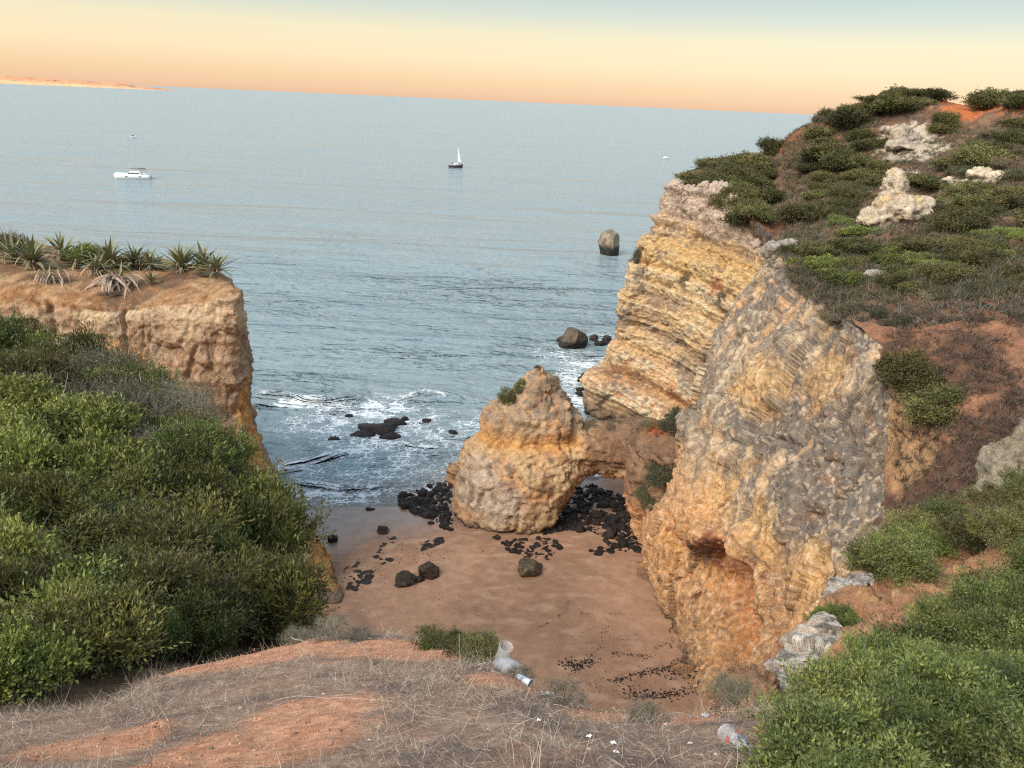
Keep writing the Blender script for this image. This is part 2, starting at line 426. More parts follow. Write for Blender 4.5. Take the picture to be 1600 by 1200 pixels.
c = mix(c, alb((198, 176, 152)), 0.8 * sstep(0.02, 0.3, n3 + 0.2 * n1))
up = sstep(7, 15, hf + 5 * n4)
c = mix(c, alb((146, 132, 116)), 0.92 * up * sstep(-0.30, 0.08, n3 + 0.5 * n2 + 0.2 * n1))
c = mix(c, alb((118, 109, 101)), 0.88 * sstep(0.1, 0.5, spots(P, [(site(1240, 640, 43), 5), (site(1350, 720, 36), 5.5), (site(1270, 790, 37), 4.5), (site(1320, 530, 43), 4), (site(1380, 660, 36), 3), (site(1180, 660, 46), 3), (site(1230, 440, 54), 3)]) * 1.3 + 0.6 * n2 + 0.5 * n3))
c = mix(c, alb((212, 166, 104)), 0.6 * sstep(0.1, 0.5, spots(P, [(site(1190, 600, 47.5), 3.4), (site(1290, 590, 42.5), 3.2), (site(1130, 800, 44), 3.5), (site(1200, 830, 39), 2.6), (site(1260, 900, 34), 3), (site(1050, 850, 46), 2.5)]) + 0.6 * n2))
c = mix(c, alb((206, 148, 92)), .75 * sstep(14, 9, hf + 2.5 * n4 + 1.5 * n2) * sstep(-.5, .1, n1 + n2 + .3))
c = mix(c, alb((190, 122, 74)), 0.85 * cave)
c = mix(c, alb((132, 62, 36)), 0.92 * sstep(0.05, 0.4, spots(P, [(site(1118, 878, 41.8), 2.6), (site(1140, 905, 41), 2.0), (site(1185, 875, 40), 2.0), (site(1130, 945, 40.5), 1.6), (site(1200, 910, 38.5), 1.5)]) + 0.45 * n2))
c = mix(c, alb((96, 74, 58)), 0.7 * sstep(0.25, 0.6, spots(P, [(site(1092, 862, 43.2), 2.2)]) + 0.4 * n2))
c = mix(c, alb((112, 102, 92)), 0.55 * sstep(.05, .3, n5 + .4 * n3)); c = mix(c, alb((222, 200, 170)), 0.5 * sstep(.12, .34, -n5 + .3 * n2))
c = mix(c, alb((92, 74, 60)), 0.75 * sstep(2.6, 1.2, hf + n1))
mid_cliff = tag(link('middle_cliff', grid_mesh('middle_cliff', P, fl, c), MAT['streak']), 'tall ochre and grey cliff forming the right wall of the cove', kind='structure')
bvh_add(P); MID_P = P

# --- hillside above both cliffs
hill_rows = [
    [(1110, 300, 150), (1120, 285, 150), (1195, 275, 150), (1245, 225, 150), (1305, 205, 150), (1372, 190, 150), (1442, 176, 148), (1522, 190, 145), (1602, 172, 140), (1740, 165, 135)],
    [(1092, 288, 106), (1120, 262, 108), (1192, 258, 110), (1240, 208, 112), (1300, 186, 112), (1370, 162, 110), (1440, 148, 107), (1520, 164, 102), (1600, 148, 98), (1740, 142, 92)],
    [(1090, 292, 101), (1122, 270, 103), (1195, 285, 101), (1242, 255, 100), (1302, 240, 98), (1370, 226, 96), (1440, 216, 93), (1520, 215, 88), (1600, 206, 83), (1740, 200, 78)],
    [(1086, 294, 96), (1130, 282, 96), (1197, 318, 90), (1244, 305, 88), (1304, 298, 85), (1370, 290, 81), (1440, 284, 77), (1520, 280, 72), (1600, 275, 68), (1740, 270, 62)],
    [(1084, 302, 91.5), (1135, 300, 88), (1198, 350, 80), (1240, 345, 76), (1300, 342, 72), (1370, 338, 68), (1440, 342, 65), (1520, 344, 61), (1600, 348, 57), (1740, 350, 51)],
    [(1090, 330, 90), (1160, 340, 84), (1206, 384, 66), (1250, 395, 61), (1310, 400, 57), (1380, 402, 55), (1450, 408, 52), (1520, 410, 49.5), (1600, 412, 47), (1740, 415, 42)],
    [(1110, 360, 89), (1180, 380, 80), (1232, 412, 57), (1288, 464, 49.5), (1340, 488, 46), (1400, 488, 43.5), (1460, 482, 42.5), (1530, 476, 41.5), (1610, 474, 40.5), (1740, 480, 37)],
    [(1130, 400, 88), (1200, 420, 78), (1246, 436, 55), (1302, 502, 47.2), (1352, 528, 42.4), (1410, 530, 40.4), (1470, 520, 39.6), (1540, 508, 39), (1620, 502, 38.6), (1740, 505, 35.5)],
]
P, N, fl = surf(grid_site(hill_rows), 420, 360)
d = 1.1 * fbm(P, 0.09, 3, off=51) + 0.5 * fbm(P, 0.4, 4, off=55) + 0.25 * fbm(P, 1.4, 3, off=58)
P = P + N * d[..., None]
n1 = fbm(P, 0.2, 4, off=61); n2 = fbm(P, 1.0, 4, off=66)
c = mix(alb((112, 84, 64)), alb((138, 108, 84)), sstep(-0.3, 0.3, n2))
c = mix(c, alb((88, 72, 60)), 0.7 * sstep(0.0, 0.3, n1))
c = mix(c, alb((206, 190, 166)), 0.9 * sstep(0.3, 0.55, spots(P, [(site(1415, 212, 94), 6.5), (site(1440, 245, 88), 4.5), (site(1400, 270, 82), 4), (site(1548, 275, 71), 2.6), (site(1490, 285, 73), 2.2), (site(1370, 435, 51), 2.0), (site(1205, 390, 64), 2.2)]) + 0.5 * n2))
c = mix(c, alb((196, 112, 66)), 0.95 * sstep(0.2, 0.5, spots(P, [(site(1475, 168, 104), 5), (site(1530, 185, 96), 6.5), (site(1600, 180, 90), 4)]) + 0.4 * n2))
c = mix(c, alb((150, 92, 62)), 0.9 * sstep(0.2, 0.5, spots(P, [(site(1205, 355, 78), 3.5), (site(1250, 215, 110), 8), (site(1600, 490, 40), 4)]) + 0.4 * n2))
hill = tag(link('hillside', grid_mesh('hillside', P, fl, c), MAT['earth']), 'scrub covered hillside above the cliffs', kind='structure')
bvh_add(P); HILL_P = P

# --- red gully slope on the right
gully_rows = [
    [(1330, 500, 44), (1400, 515, 40.8), (1470, 505, 39.8), (1540, 497, 39.4), (1620, 490, 39), (1760, 490, 37)],
    [(1380, 560, 39), (1430, 570, 37.4), (1490, 565, 36.6), (1550, 560, 36), (1620, 555, 35.5), (1760, 555, 34)],
    [(1388, 640, 36.8), (1440, 650, 34.6), (1500, 640, 33.4), (1560, 632, 32.4), (1620, 622, 31.6), (1760, 615, 30)],
    [(1385, 730, 34.8), (1440, 735, 31.8), (1500, 725, 29.8), (1560, 712, 28.2), (1620, 700, 27), (1760, 690, 25)],
    [(1350, 815, 33.8), (1420, 820, 29), (1490, 805, 26), (1550, 790, 24), (1620, 770, 22), (1760, 750, 20)],
    [(1310, 900, 32), (1390, 900, 26), (1460, 885, 22), (1530, 865, 20), (1620, 840, 18), (1760, 820, 16)],
    [(1270, 1000, 30), (1360, 1000, 23), (1450, 980, 18), (1530, 950, 16), (1620, 920, 14), (1760, 900, 12)],
]
P, N, fl = surf(grid_site(gully_rows), 220, 260)
d = 0.5 * fbm(P, 0.2, 3, off=71) + 0.25 * fbm(P, 0.9, 4, off=75) + 0.2 * (ridged(P * np.array([1, 1, .4]), 0.7, 3) - .4)
P = P + N * d[..., None]
n1 = fbm(P, 0.25, 4, off=81); n2 = fbm(P, 1.2, 4, off=86)
c = mix(alb((156, 112, 84)), alb((128, 92, 72)), sstep(-0.2, 0.3, n2))
c = mix(c, alb((92, 68, 56)), 0.85 * sstep(-0.05, 0.25, n1 + 0.3 * n2 + 0.5 * spots(P, [(site(1520, 760, 28), 6), (site(1580, 700, 29), 5)])))
c = mix(c, alb((184, 148, 106)), 0.7 * sstep(0.2, 0.5, spots(P, [(site(1400, 640, 36), 3), (site(1410, 720, 33), 2.5)]) + 0.4 * n2))
gully = tag(link('gully_slope', grid_mesh('gully_slope', P, fl, c), MAT['earth']), 'steep red earth gully slope beside the middle cliff', kind='structure')
bvh_add(P); GUL_P = P

# --- left headland
left_rows = [
    [(-260, 330, 70), (0, 368, 68), (100, 388, 66), (200, 400, 65), (270, 408, 64), (320, 415, 62), (345, 425, 60), (340, 430, 68)],
    [(-260, 372, 60), (0, 392, 59), (100, 408, 58.5), (200, 416, 58), (270, 422, 57), (330, 428, 55.5), (358, 440, 55), (350, 440, 68)],
    [(-260, 440, 53), (0, 436, 52.5), (90, 458, 51.5), (160, 470, 50.8), (240, 466, 50.6), (318, 462, 50), (372, 462, 51), (362, 470, 66)],
    [(-260, 510, 50), (0, 500, 50.2), (90, 520, 50), (160, 530, 49.8), (240, 528, 49.8), (325, 526, 49.2), (383, 528, 51), (362, 540, 65)],
    [(-260, 600, 48), (0, 590, 48.5), (90, 600, 49), (160, 605, 49), (240, 602, 49.2), (335, 600, 48.8), (388, 602, 51.3), (372, 610, 64)],
    [(-260, 690, 46), (0, 690, 46.5), (90, 690, 47), (180, 690, 47.5), (260, 690, 48), (362, 690, 48.2), (409, 690, 51.2), (390, 695, 63)],
    [(-240, 790, 43), (20, 790, 44), (110, 790, 45), (200, 790, 46), (300, 785, 47), (398, 780, 47.8), (438, 772, 51), (420, 770, 62)],
    [(-200, 880, 42), (60, 880, 43), (160, 870, 44), (260, 860, 45), (360, 850, 46.5), (446, 838, 48), (484, 828, 51), (460, 815, 61)],
    [(-160, 980, 41), (100, 970, 42), (220, 950, 43), (330, 930, 44.5), (420, 915, 46), (492, 908, 47.4), (524, 902, 49.6), (495, 870, 59)],
    [(-140, 1020, 40), (130, 1010, 41), (240, 990, 42), (350, 970, 43), (440, 950, 44.5), (505, 945, 45.6), (536, 935, 47.2), (510, 900, 57)],
]
P, N, fl = surf(grid_site(left_rows), 380, 330)
zz = P[..., 2] - 0.03 * P[..., 0] + 0.4 * fbm(P, 0.15, 3)
bd = beds(zz, 4.4, 0.8)
steep = sstep(0.75, 0.4, np.abs(N[..., 2]))
d = 0.6 * fbm(P, 0.14, 3, off=91) + steep * 0.32 * bd + 0.25 * fbm(P, 0.6, 4, off=95) + steep * 0.2 * (ridged(P, 1.0, 4) - 0.4) + steep * (0.4 * facets(P, .16, (1, 1, .8), 33) + .13 * facets(P, .7, (1, 1, .7), 37) + .08 * fbm(P, 3, 3, off=39))
vc = sstep(0.84, 0.97, ridged(P * np.array([1, 1, 0.2]), 0.3, 2, 5.7)) * steep; d = d - 0.4 * vc
P = P + N * d[..., None]
hf = P[..., 2]
n1 = fbm(P, 0.3, 4, off=101); n2 = fbm(P, 1.2, 4, off=106); n3 = fbm(P * np.array([1, 1, .3]), .5, 4, off=109)
c = mix(alb((198, 170, 138)), alb((206, 180, 144)), sstep(-0.2, 0.3, n1))
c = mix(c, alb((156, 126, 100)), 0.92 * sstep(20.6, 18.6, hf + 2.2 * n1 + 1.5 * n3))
c = mix(c, alb((150, 132, 116)), 0.6 * sstep(0.05, 0.35, n3))
c = mix(c, alb((214, 150, 80)), 0.7 * sstep(0.3, 0.7, spots(P, [(site(175, 548, 49.5), 1.8), (site(210, 558, 49.5), 1.4)]) + 0.3 * n2))
edge = sstep(0.1, 0.6, spots(P, [(site(396, 640, 50.5), 2.2), (site(408, 700, 50.5), 2.4), (site(430, 765, 50.5), 2.8), (site(390, 600, 51), 2), (site(470, 820, 50.5), 3.2), (site(515, 890, 49.5), 3.5)]))
c = mix(c, alb((212, 156, 90)), 0.9 * sstep(0.1, 0.5, edge + 0.5 * n2))
c = mix(c, alb((140, 92, 60)), 0.8 * sstep(0.05, 0.35, n2) * edge)
soil = mix(alb((158, 114, 78)), alb((186, 150, 110)), sstep(-0.3, 0.3, n2))
soil = mix(soil, alb((112, 82, 62)), 0.85 * sstep(-.05, 0.25, n1 + .3 * n2))
leftm = sstep(site(140, 500, 50)[0], site(80, 500, 50)[0], P[..., 0] + 1.0 * n1)
c = mix(c, soil, np.maximum(sstep(.55, .35, steep) * (hf > 19), np.maximum(sstep(21.9, 22.6, hf + 0.7 * n1), leftm * sstep(19.5, 20.5, hf + n1))))
n5 = fbm(P, 2.6, 3, off=37); c = mix(c, c * .7, .6 * sstep(.05, .3, n5)); c = mix(c, alb((206, 184, 156)), 0.35 * sstep(.12, .34, -n5) * (hf < 21))
c = mix(c, alb((84, 68, 54)), 0.7 * sstep(1.8, 0.8, hf))
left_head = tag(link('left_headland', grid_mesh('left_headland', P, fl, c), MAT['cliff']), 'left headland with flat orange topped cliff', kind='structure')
bvh_add(P); LEFT_P = P

# --- near slope under the left shrubs
lslope_rows = [
    [(-420, 470, 40), (-40, 520, 38), (70, 560, 36), (150, 585, 34), (240, 615, 32), (335, 655, 30), (392, 720, 29), (400, 900, 34)],
    [(-420, 540, 30), (-40, 570, 30), (70, 590, 29.5), (150, 610, 28.5), (250, 645, 27), (345, 690, 26), (412, 770, 25), (430, 960, 30)],
    [(-420, 640, 21), (-20, 660, 21), (100, 675, 21), (200, 695, 20.5), (300, 735, 20), (395, 785, 19.5), (452, 840, 19.5), (470, 1000, 25)],
    [(-420, 780, 13), (0, 790, 13.5), (110, 800, 13.7), (220, 815, 14), (330, 850, 14.3), (430, 890, 14.6), (492, 915, 15), (500, 1060, 21)],
    [(-420, 920, 8), (0, 920, 8.4), (110, 925, 8.8), (230, 935, 9.2), (340, 955, 9.8), (440, 970, 10.6), (515, 975, 11.4), (520, 1100, 17)],
    [(-420, 1060, 4.8), (0, 1050, 5.2), (120, 1045, 5.6), (240, 1035, 6), (350, 1020, 6.6), (440, 1010, 7.4), (520, 1010, 8.4), (530, 1120, 13)],
    [(-420, 1190, 2.7), (-20, 1140, 3.2), (110, 1110, 3.7), (230, 1080, 4.3), (350, 1050, 4.9), (440, 1035, 5.6), (520, 1035, 6.2), (540, 1150, 9)],
]
P, N, fl = surf(grid_site(lslope_rows), 160, 160)
P = P - np.array([0, 0, 0.55]) * np.clip(P[..., 1:2] / 8, 0.2, 1.3)
P[..., 2] += 0.3 * fbm(P, 0.3, 3, off=111)
c = mix(alb((92, 74, 56)), alb((118, 92, 68)), sstep(-0.3, 0.3, fbm(P, 1.0, 4, off=113)))
lslope = tag(link('left_slope', grid_mesh('left_slope', P, fl, c), MAT['earth']), 'shrub covered slope falling towards the beach', kind='structure')
bvh_add(P); LS_P = P

# --- near slope on the right
rslope_rows = [
    [(1185, 1180, 6), (1250, 1050, 9), (1330, 945, 11.5), (1400, 890, 13), (1500, 850, 15), (1600, 790, 17), (1780, 690, 19)],
    [(1150, 1125, 3.4), (1222, 1035, 6.2), (1312, 925, 9), (1392, 872, 10.4), (1480, 828, 12), (1590, 745, 14), (1780, 640, 16)],
    [(1165, 1140, 3.0), (1250, 1070, 5.0), (1335, 985, 7.2), (1410, 925, 8.6), (1495, 880, 9.8), (1600, 810, 11.2), (1780, 710, 13)],
    [(1165, 1160, 2.6), (1270, 1110, 3.9), (1360, 1050, 5.2), (1440, 1000, 6.2), (1520, 950, 7), (1620, 880, 8), (1800, 780, 9.5)],
    [(1170, 1190, 2.2), (1290, 1170, 2.8), (1390, 1130, 3.5), (1480, 1085, 4.2), (1570, 1035, 4.8), (1680, 960, 5.6), (1840, 860, 6.8)],
    [(1180, 1260, 1.7), (1320, 1250, 2.0), (1430, 1225, 2.4), (1540, 1190, 2.8), (1650, 1140, 3.2), (1760, 1080, 3.8), (1900, 980, 4.6)],
    [(1200, 1420, 1.1), (1400, 1400, 1.25), (1530, 1370, 1.5), (1650, 1340, 1.75), (1780, 1290, 2.0), (1900, 1220, 2.4), (2050, 1120, 3.0)],
]
P, N, fl = surf(grid_site(rslope_rows), 240, 240)
n1 = fbm(P, 0.8, 4, off=121); n2 = fbm(P, 3.0, 4, off=125)
P = P + N * (0.26 * n1 + 0.13 * n2 + .22 * facets(P, 1.1, (1, 1, 1), 123) + .07 * facets(P, 3.6, (1, 1, 1), 127))[..., None]
c = mix(alb((198, 152, 114)), alb((172, 126, 94)), sstep(-0.25, 0.25, n1))
c = mix(c, alb((206, 160, 112)), 0.7 * sstep(0.05, 0.35, n2))
c = mix(c, alb((176, 168, 156)), 0.8 * sstep(0.3, 0.6, spots(P, [(site(1330, 930, 9), 0.7), (site(1580, 760, 13.6), 1.2), (site(1560, 770, 13.4), 1.0)]) + 0.4 * n2))
rslope = tag(link('right_slope', grid_mesh('right_slope', P, fl, c), MAT['near_rock']), 'near earth slope under the right hand shrubs', kind='structure')
bvh_add(P, 2); RS_P = P

# --- foreground ground the viewer stands on
def W(x, y, z): return np.array([x, y, z])
fg = [
    [W(-9, 6.5, 27.0), site(-20, 1190, 5.2), site(290, 1150, 6.0), site(520, 1090, 6.2), site(660, 1130, 5.8), site(770, 1170, 4.8), site(880, 1200, 4.2), site(1005, 1210, 3.9), site(1150, 1190, 3.8), site(1300, 1160, 4.0)],
    [W(-9, 4.6, 30.2), site(-20, 1118, 3.3), site(280, 1042, 4.4), site(515, 990, 5.0), site(655, 993, 4.7), site(768, 1030, 3.7), site(872, 1090, 3.0), site(1002, 1112, 2.8), site(1150, 1112, 2.8), site(1290, 1110, 2.9)],
    [W(-8, 3.4, 31.2), site(-20, 1150, 2.7), site(270, 1092, 3.2), site(512, 1045, 3.6), site(652, 1048, 3.45), site(768, 1070, 2.95), site(874, 1118, 2.5), site(1002, 1138, 2.4), site(1150, 1140, 2.4), site(1290, 1145, 2.45)],
    [W(-7, 2.0, 32.2), site(-20, 1210, 2.0), site(260, 1175, 2.15), site(510, 1140, 2.3), site(650, 1135, 2.28), site(770, 1145, 2.1), site(876, 1175, 1.9), site(1005, 1190, 1.82), site(1150, 1195, 1.8), site(1290, 1200, 1.8)],
    [W(-6.4, 1.5, 32.5), site(-40, 1290, 1.5), site(250, 1270, 1.55), site(505, 1250, 1.6), site(650, 1245, 1.6), site(770, 1250, 1.55), site(880, 1265, 1.5), site(1010, 1280, 1.45), site(1150, 1285, 1.45), site(1290, 1290, 1.45)],
    [W(-6, 0.9, 32.8), W(-1.6, 1.0, 33.0), W(-.95, 1.0, 33.25), W(-.5, 1.0, 33.32), W(-.2, 1.0, 33.35), W(0, 1.0, 33.38), W(.2, 1.0, 33.4), W(.45, 1.0, 33.4), W(.7, 1.0, 33.38), W(1.2, 1.0, 33.3)],
    [W(-8, -2, 33.2), W(-5, -2, 33.4), W(-3, -2, 33.45), W(-1.5, -2, 33.45), W(-.5, -2, 33.45), W(.5, -2, 33.45), W(1.5, -2, 33.45), W(3, -2, 33.5), W(4.5, -2, 33.5), W(8, -2, 33.6)],
    [W(-60, -40, 34.0), W(-40, -40, 34.2), W(-25, -40, 34.3), W(-12, -40, 34.4), W(-4, -40, 34.4), W(4, -40, 34.4), W(12, -40, 34.4), W(25, -40, 34.5), W(40, -40, 34.6), W(60, -40, 34.8)],
]
P, N, fl = surf(np.array(fg), 330, 400, face=(0, 2, 60), straight=True)
n1 = fbm(P, 1.1, 4, off=131); n2 = fbm(P, 7.0, 4, off=135); n3 = fbm(P, 3.0, 3, off=137)
P[..., 2] += 0.05 * n1 + 0.022 * n3 + 0.010 * n2
bare = sstep(0.10, 0.42, spots(P, [(site(400, 1165, 2.2), 0.55), (site(480, 1120, 2.6), 0.42), (site(300, 1190, 2.0), 0.35), (site(700, 1010, 4.2), 0.75), (site(600, 1020, 4.2), 0.55), (site(420, 1020, 4.4), 0.75), (site(800, 1075, 3.0), 0.3), (site(930, 1110, 2.7), 0.25),
     (site(330, 1040, 4.3), 0.5), (site(740, 1020, 3.9), 0.4), (site(150, 1160, 2.4), 0.4), (site(1040, 1115, 2.7), 0.3)]) + 0.30 * n1 + 0.22 * n3)
c = mix(alb((200, 166, 142)), alb((172, 142, 124)), sstep(-0.3, 0.3, n3))
c = mix(c, alb((172, 128, 102)), 0.6 * sstep(-0.1, 0.3, n2)); c = mix(c, alb((134, 116, 106)), .7 * sstep(.1, .35, n3 - .3 * n1))
c = mix(c, mix(alb((242, 178, 140)), alb((224, 158, 122)), sstep(-0.3, 0.4, n2 + .5 * n3)), bare)
ground = tag(link('ground', grid_mesh('ground', P, fl, c, {'bare': bare}), MAT['ground']), 'dry orange clifftop ground in the foreground', kind='structure')
bvh_add(P, 2); FG_P, FG_BARE = P, bare

# --- beach
def shore_y(x): return np.interp(x, [-60, -30, -17, -9, -5.7, 0, 5, 9, 14, 30], [57, 58.5, 60.2, 62.2, 65.5, 67.5, 68.2, 69, 70, 74])
bx = np.linspace(-45, 30, 330); by = np.linspace(24, 82, 300)
X, Y = np.meshgrid(bx, by)
dist = shore_y(X) - Y
P = np.stack([X, Y, np.zeros_like(X)], -1)
n1 = fbm(P, 0.12, 3, off=141); n2 = fbm(P * np.array([1, 2.2, 1]), 0.5, 4, off=143)
Z = np.where(dist > 0, 0.055 * dist, 0.09 * dist) + 0.22 * n1 * sstep(-3, 6, dist) + 0.035 * n2
Z = np.minimum(Z, 1.9 + 0.1 * n1); P[..., 2] = Z
wet = sstep(0.75, 0.1, Z + 0.12 * n2 + 0.25 * n1)
n3 = fbm(P, 1.5, 4, off=147)
c = mix(alb((172, 129, 100)), alb((150, 112, 86)), sstep(-0.3, 0.3, n1 + 0.4 * n3))
c = mix(c, alb((186, 148, 120)), 0.6 * sstep(0.0, 0.4, n2))
c = mix(c, alb((146, 122, 112)), 0.8 * wet)
m, nt, b = new_mat('beach_sand')
v = n_vec(nt); g1 = n_noise(nt, 1.2, 6, 0.6, v); g2 = n_noise(nt, 14, 4, 0.7, v); g3 = n_noise(nt, 0.35, 3, 0.5, v)
cm = nt.nodes.new('ShaderNodeCombineColor')
val = n_math(nt, 'ADD', n_range(nt, g1, 0.3, 0.7, 0.84, 1.16), n_range(nt, g2, 0.3, 0.7, -0.16, 0.16))
for i in range(3): nt.links.new(val, cm.inputs[i])
nt.links.new(n_mix(nt, 1.0, n_attr(nt, 'col'), cm.outputs[0], 'MULTIPLY'), b.inputs['Base Color'])
wt = n_attr(nt, 'wet', 'Fac')
nt.links.new(n_range(nt, wt, 0, 1, 0.85, 0.22), b.inputs['Roughness'])
hgt = n_math(nt, 'ADD', n_math(nt, 'MULTIPLY', g1, 1.0), n_math(nt, 'MULTIPLY', g2, 0.25))
bn = nt.nodes.new('ShaderNodeBump'); bn.inputs['Distance'].default_value = 0.12; nt.links.new(hgt, bn.inputs['Height']); nt.links.new(n_range(nt, wt, 0, 1, 0.7, 0.10), bn.inputs['Strength'])
nt.links.new(bn.outputs[0], b.inputs['Normal'])
beach = tag(link('beach', grid_mesh('beach', P, False, c, {'wet': wet}), m), 'small sandy cove beach', kind='structure')
bvh_add(P, 3)

# --- sea
def axis(lo, hi, step, end_lo, end_hi, grow=1.16):
    a = list(np.arange(lo, hi, step)); s = step
    while a[-1] < end_hi: s *= grow; a.append(a[-1] + s)
    s = step; pre = []; x = lo
    while x > end_lo: s *= grow; x -= s; pre.append(x)
    return np.array(pre[::-1] + a)
sx = axis(-52, 40, 0.28, -70000, 70000); sy = axis(56, 165, 0.27, 40, 70000, 1.10)
X, Y = np.meshgrid(sx, sy)
Q = np.stack([X, Y, np.zeros_like(X)], -1)
near = sstep(260, 110, Y) * sstep(-80, -50, X) * sstep(60, 38, X)
warp = 2.5 * fbm(Q, 0.03, 2, off=151)
sw = fbm(np.stack([X * 0.05, (Y + warp) * 0.17, X * 0], -1), 1.0, 3, off=153)
ch = fbm(np.stack([X * 0.35, (Y + warp) * 0.7, X * 0], -1), 1.0, 3, off=157)
depth = np.clip((Y - shore_y(X)) / 22, 0.0, 1)
ch2 = fbm(np.stack([X * 0.8 + Y * .3, (Y + warp) * 1.5, X * 0], -1), 1.0, 2, off=159)
Z = near * depth ** 0.7 * (0.36 * sw + 0.12 * ch + .055 * ch2)
foam = np.zeros_like(X)
def wave(pts, hgt, back, front, fm, fback, edge=3.0):
    """A swell line through photo points: raised ridge, steep face to the beach, foam on and behind the crest."""
    global Z, foam
    w = np.array([site_z(px, py, 0.2) for px, py in pts]); o = np.argsort(w[:, 0]); w = w[o]
    yl = np.interp(X, w[:, 0], w[:, 1]) + 0.5 * fbm(np.stack([X, X * 0, X * 0], -1), 0.35, 3, off=hgt * 7)
    s = sstep(w[0, 0] - edge, w[0, 0] + edge, X) * sstep(w[-1, 0] + edge, w[-1, 0] - edge, X)
    dy = Y - yl; am = s * (0.75 + 0.5 * noise3(np.stack([X * 0.2, X * 0 + hgt, X * 0], -1)))
    Z = Z + hgt * am * np.where(dy > 0, np.exp(-(dy / back) ** 2), np.exp(-(dy / front) ** 2))
    foam = np.maximum(foam, fm * s * np.where(dy > 0, np.exp(-(dy / fback) ** 2), np.exp(-(dy / (front * 1.2)) ** 2)))
wave([(395, 615), (440, 618), (500, 628), (565, 622)], 0.95, 2.2, 0.7, 0.30, 0.9)
wave([(432, 626), (470, 629), (505, 630)], 0.12, 1.0, 0.8, 1.35, 1.5, 0.8)
wave([(590, 632), (660, 612), (735, 622)], 0.55, 2.2, 0.8, 0.35, 0.8)
wave([(420, 738), (470, 727), (520, 712), (575, 700)], 0.55, 2.0, 0.8, 1.2, 1.5, 1.5)
wave([(600, 690), (650, 698), (700, 702)], 0.40, 1.8, 0.6, 0.75, 1.2)
wave([(470, 752), (530, 760), (590, 758)], 0.28, 1.4, 0.5, 0.7, 0.5, 1.5)
wave([(560, 690), (620, 660), (700, 650)], 0.2, 1.6, 0.6, 0.45, 1.5)
sd = Y - shore_y(X)
lace = 0.62 * sstep(-0.5, 1.5, sd) * sstep(9.0, 3.0, sd) * sstep(40, 12, X)
foam = np.maximum(foam, lace * (0.62 + 0.6 * fbm(Q, 0.18, 2, off=161)))
foam = np.maximum(foam, 0.45 * sstep(26, 12, sd) * sstep(3, 7, sd) * sstep(-26, -19, X) * sstep(4, -2, X) * (0.8 + 0.9 * fbm(Q, 0.12, 3, off=163)))
for (px, py, rr, a) in [(540, 650, 7, .8), (600, 640, 6, .8), (590, 680, 6, .75), (650, 660, 5, .6), (905, 590, 6, .85), (880, 555, 6, .6), (930, 570, 6, .75), (905, 625, 5, .9), (690, 690, 5, .6), (940, 530, 4, .6), (490, 660, 5, .6), (925, 780, 6, .4)]:
    a *= .85; cw = site_z(px, py, 0); dd = np.hypot(X - cw[0], Y - cw[1]) / rr
    foam = np.maximum(foam, a * np.clip(1.25 - dd, 0, 1) * (0.8 + 0.8 * fbm(Q, 0.3, 2, off=167)))
shallow = sstep(9, 0.0, sd) * sstep(60, 30, X)
Z = Z - 0.0
P = np.stack([X, Y, Z], -1)
m, nt, b = new_mat('sea_water'); L = nt.links
tc = nt.nodes.new('ShaderNodeTexCoord')
def sea_vec(s, rz=0.0):
    mp = nt.nodes.new('ShaderNodeMapping'); mp.inputs['Scale'].default_value = s; mp.inputs['Rotation'].default_value = (0, 0, rz); L.new(tc.outputs['Object'], mp.inputs[0]); return mp.outputs[0]
w0 = n_noise(nt, 1.0, 3, 0.55, sea_vec((0.0035, 0.018, 1), 0.10), 0.6)
w1 = n_noise(nt, 1.0, 4, 0.6, sea_vec((0.016, 0.07, 1), -0.06), 0.5)
w2 = n_noise(nt, 1.0, 4, 0.6, sea_vec((0.09, 0.30, 1), 0.05), 0.3)
w3 = n_noise(nt, 1.0, 4, 0.65, sea_vec((0.6, 1.5, 1), -0.25), 0.2)
w4 = n_noise(nt, 1.0, 3, 0.6, sea_vec((1.9, 3.4, 1), 0.2))
bp = n_bump(nt, w0, 1.0, 11.0)
w01 = n_noise(nt, 1.0, 3, 0.55, sea_vec((0.006, 0.036, 1), 0.03), 0.5)
bp = n_bump(nt, w01, 1.0, 6.5, bp)
bp = n_bump(nt, w1, 1.0, 2.5, bp)
bp = n_bump(nt, w2, 1.0, 0.8, bp)
bp = n_bump(nt, w3, 1.0, 0.34, bp)
bp = n_bump(nt, w4, 1.0, 0.13, bp)
L.new(bp, b.inputs['Normal'])
fv = nt.nodes.new('ShaderNodeVectorMath'); fv.operation = 'ADD'
wn_ = nt.nodes.new('ShaderNodeTexNoise'); wn_.inputs['Scale'].default_value = 0.9; wn_.inputs['Detail'].default_value = 4; L.new(sea_vec((1, 1, 1)), wn_.inputs['Vector'])
L.new(sea_vec((0.8, 1.2, 1)), fv.inputs[0]); L.new(wn_.outputs['Color'], fv.inputs[1])
def edge_dist(sc):
    vo = nt.nodes.new('ShaderNodeTexVoronoi'); vo.feature = 'DISTANCE_TO_EDGE'; vo.inputs['Scale'].default_value = sc; L.new(fv.outputs[0], vo.inputs['Vector']); return vo.outputs[0]
e1, e2 = edge_dist(0.9), edge_dist(2.2)
fo = n_attr(nt, 'foam', 'Fac')
br = n_noise(nt, 0.5, 4, 0.6, sea_vec((1, 1, 1)))
fo2 = n_math(nt, 'MULTIPLY', fo, n_range(nt, br, 0.35, 0.65, 0.35, 1.35))
l1 = n_math(nt, 'LESS_THAN', e1, n_math(nt, 'MULTIPLY', n_math(nt, 'MULTIPLY', fo2, fo2), 0.34))
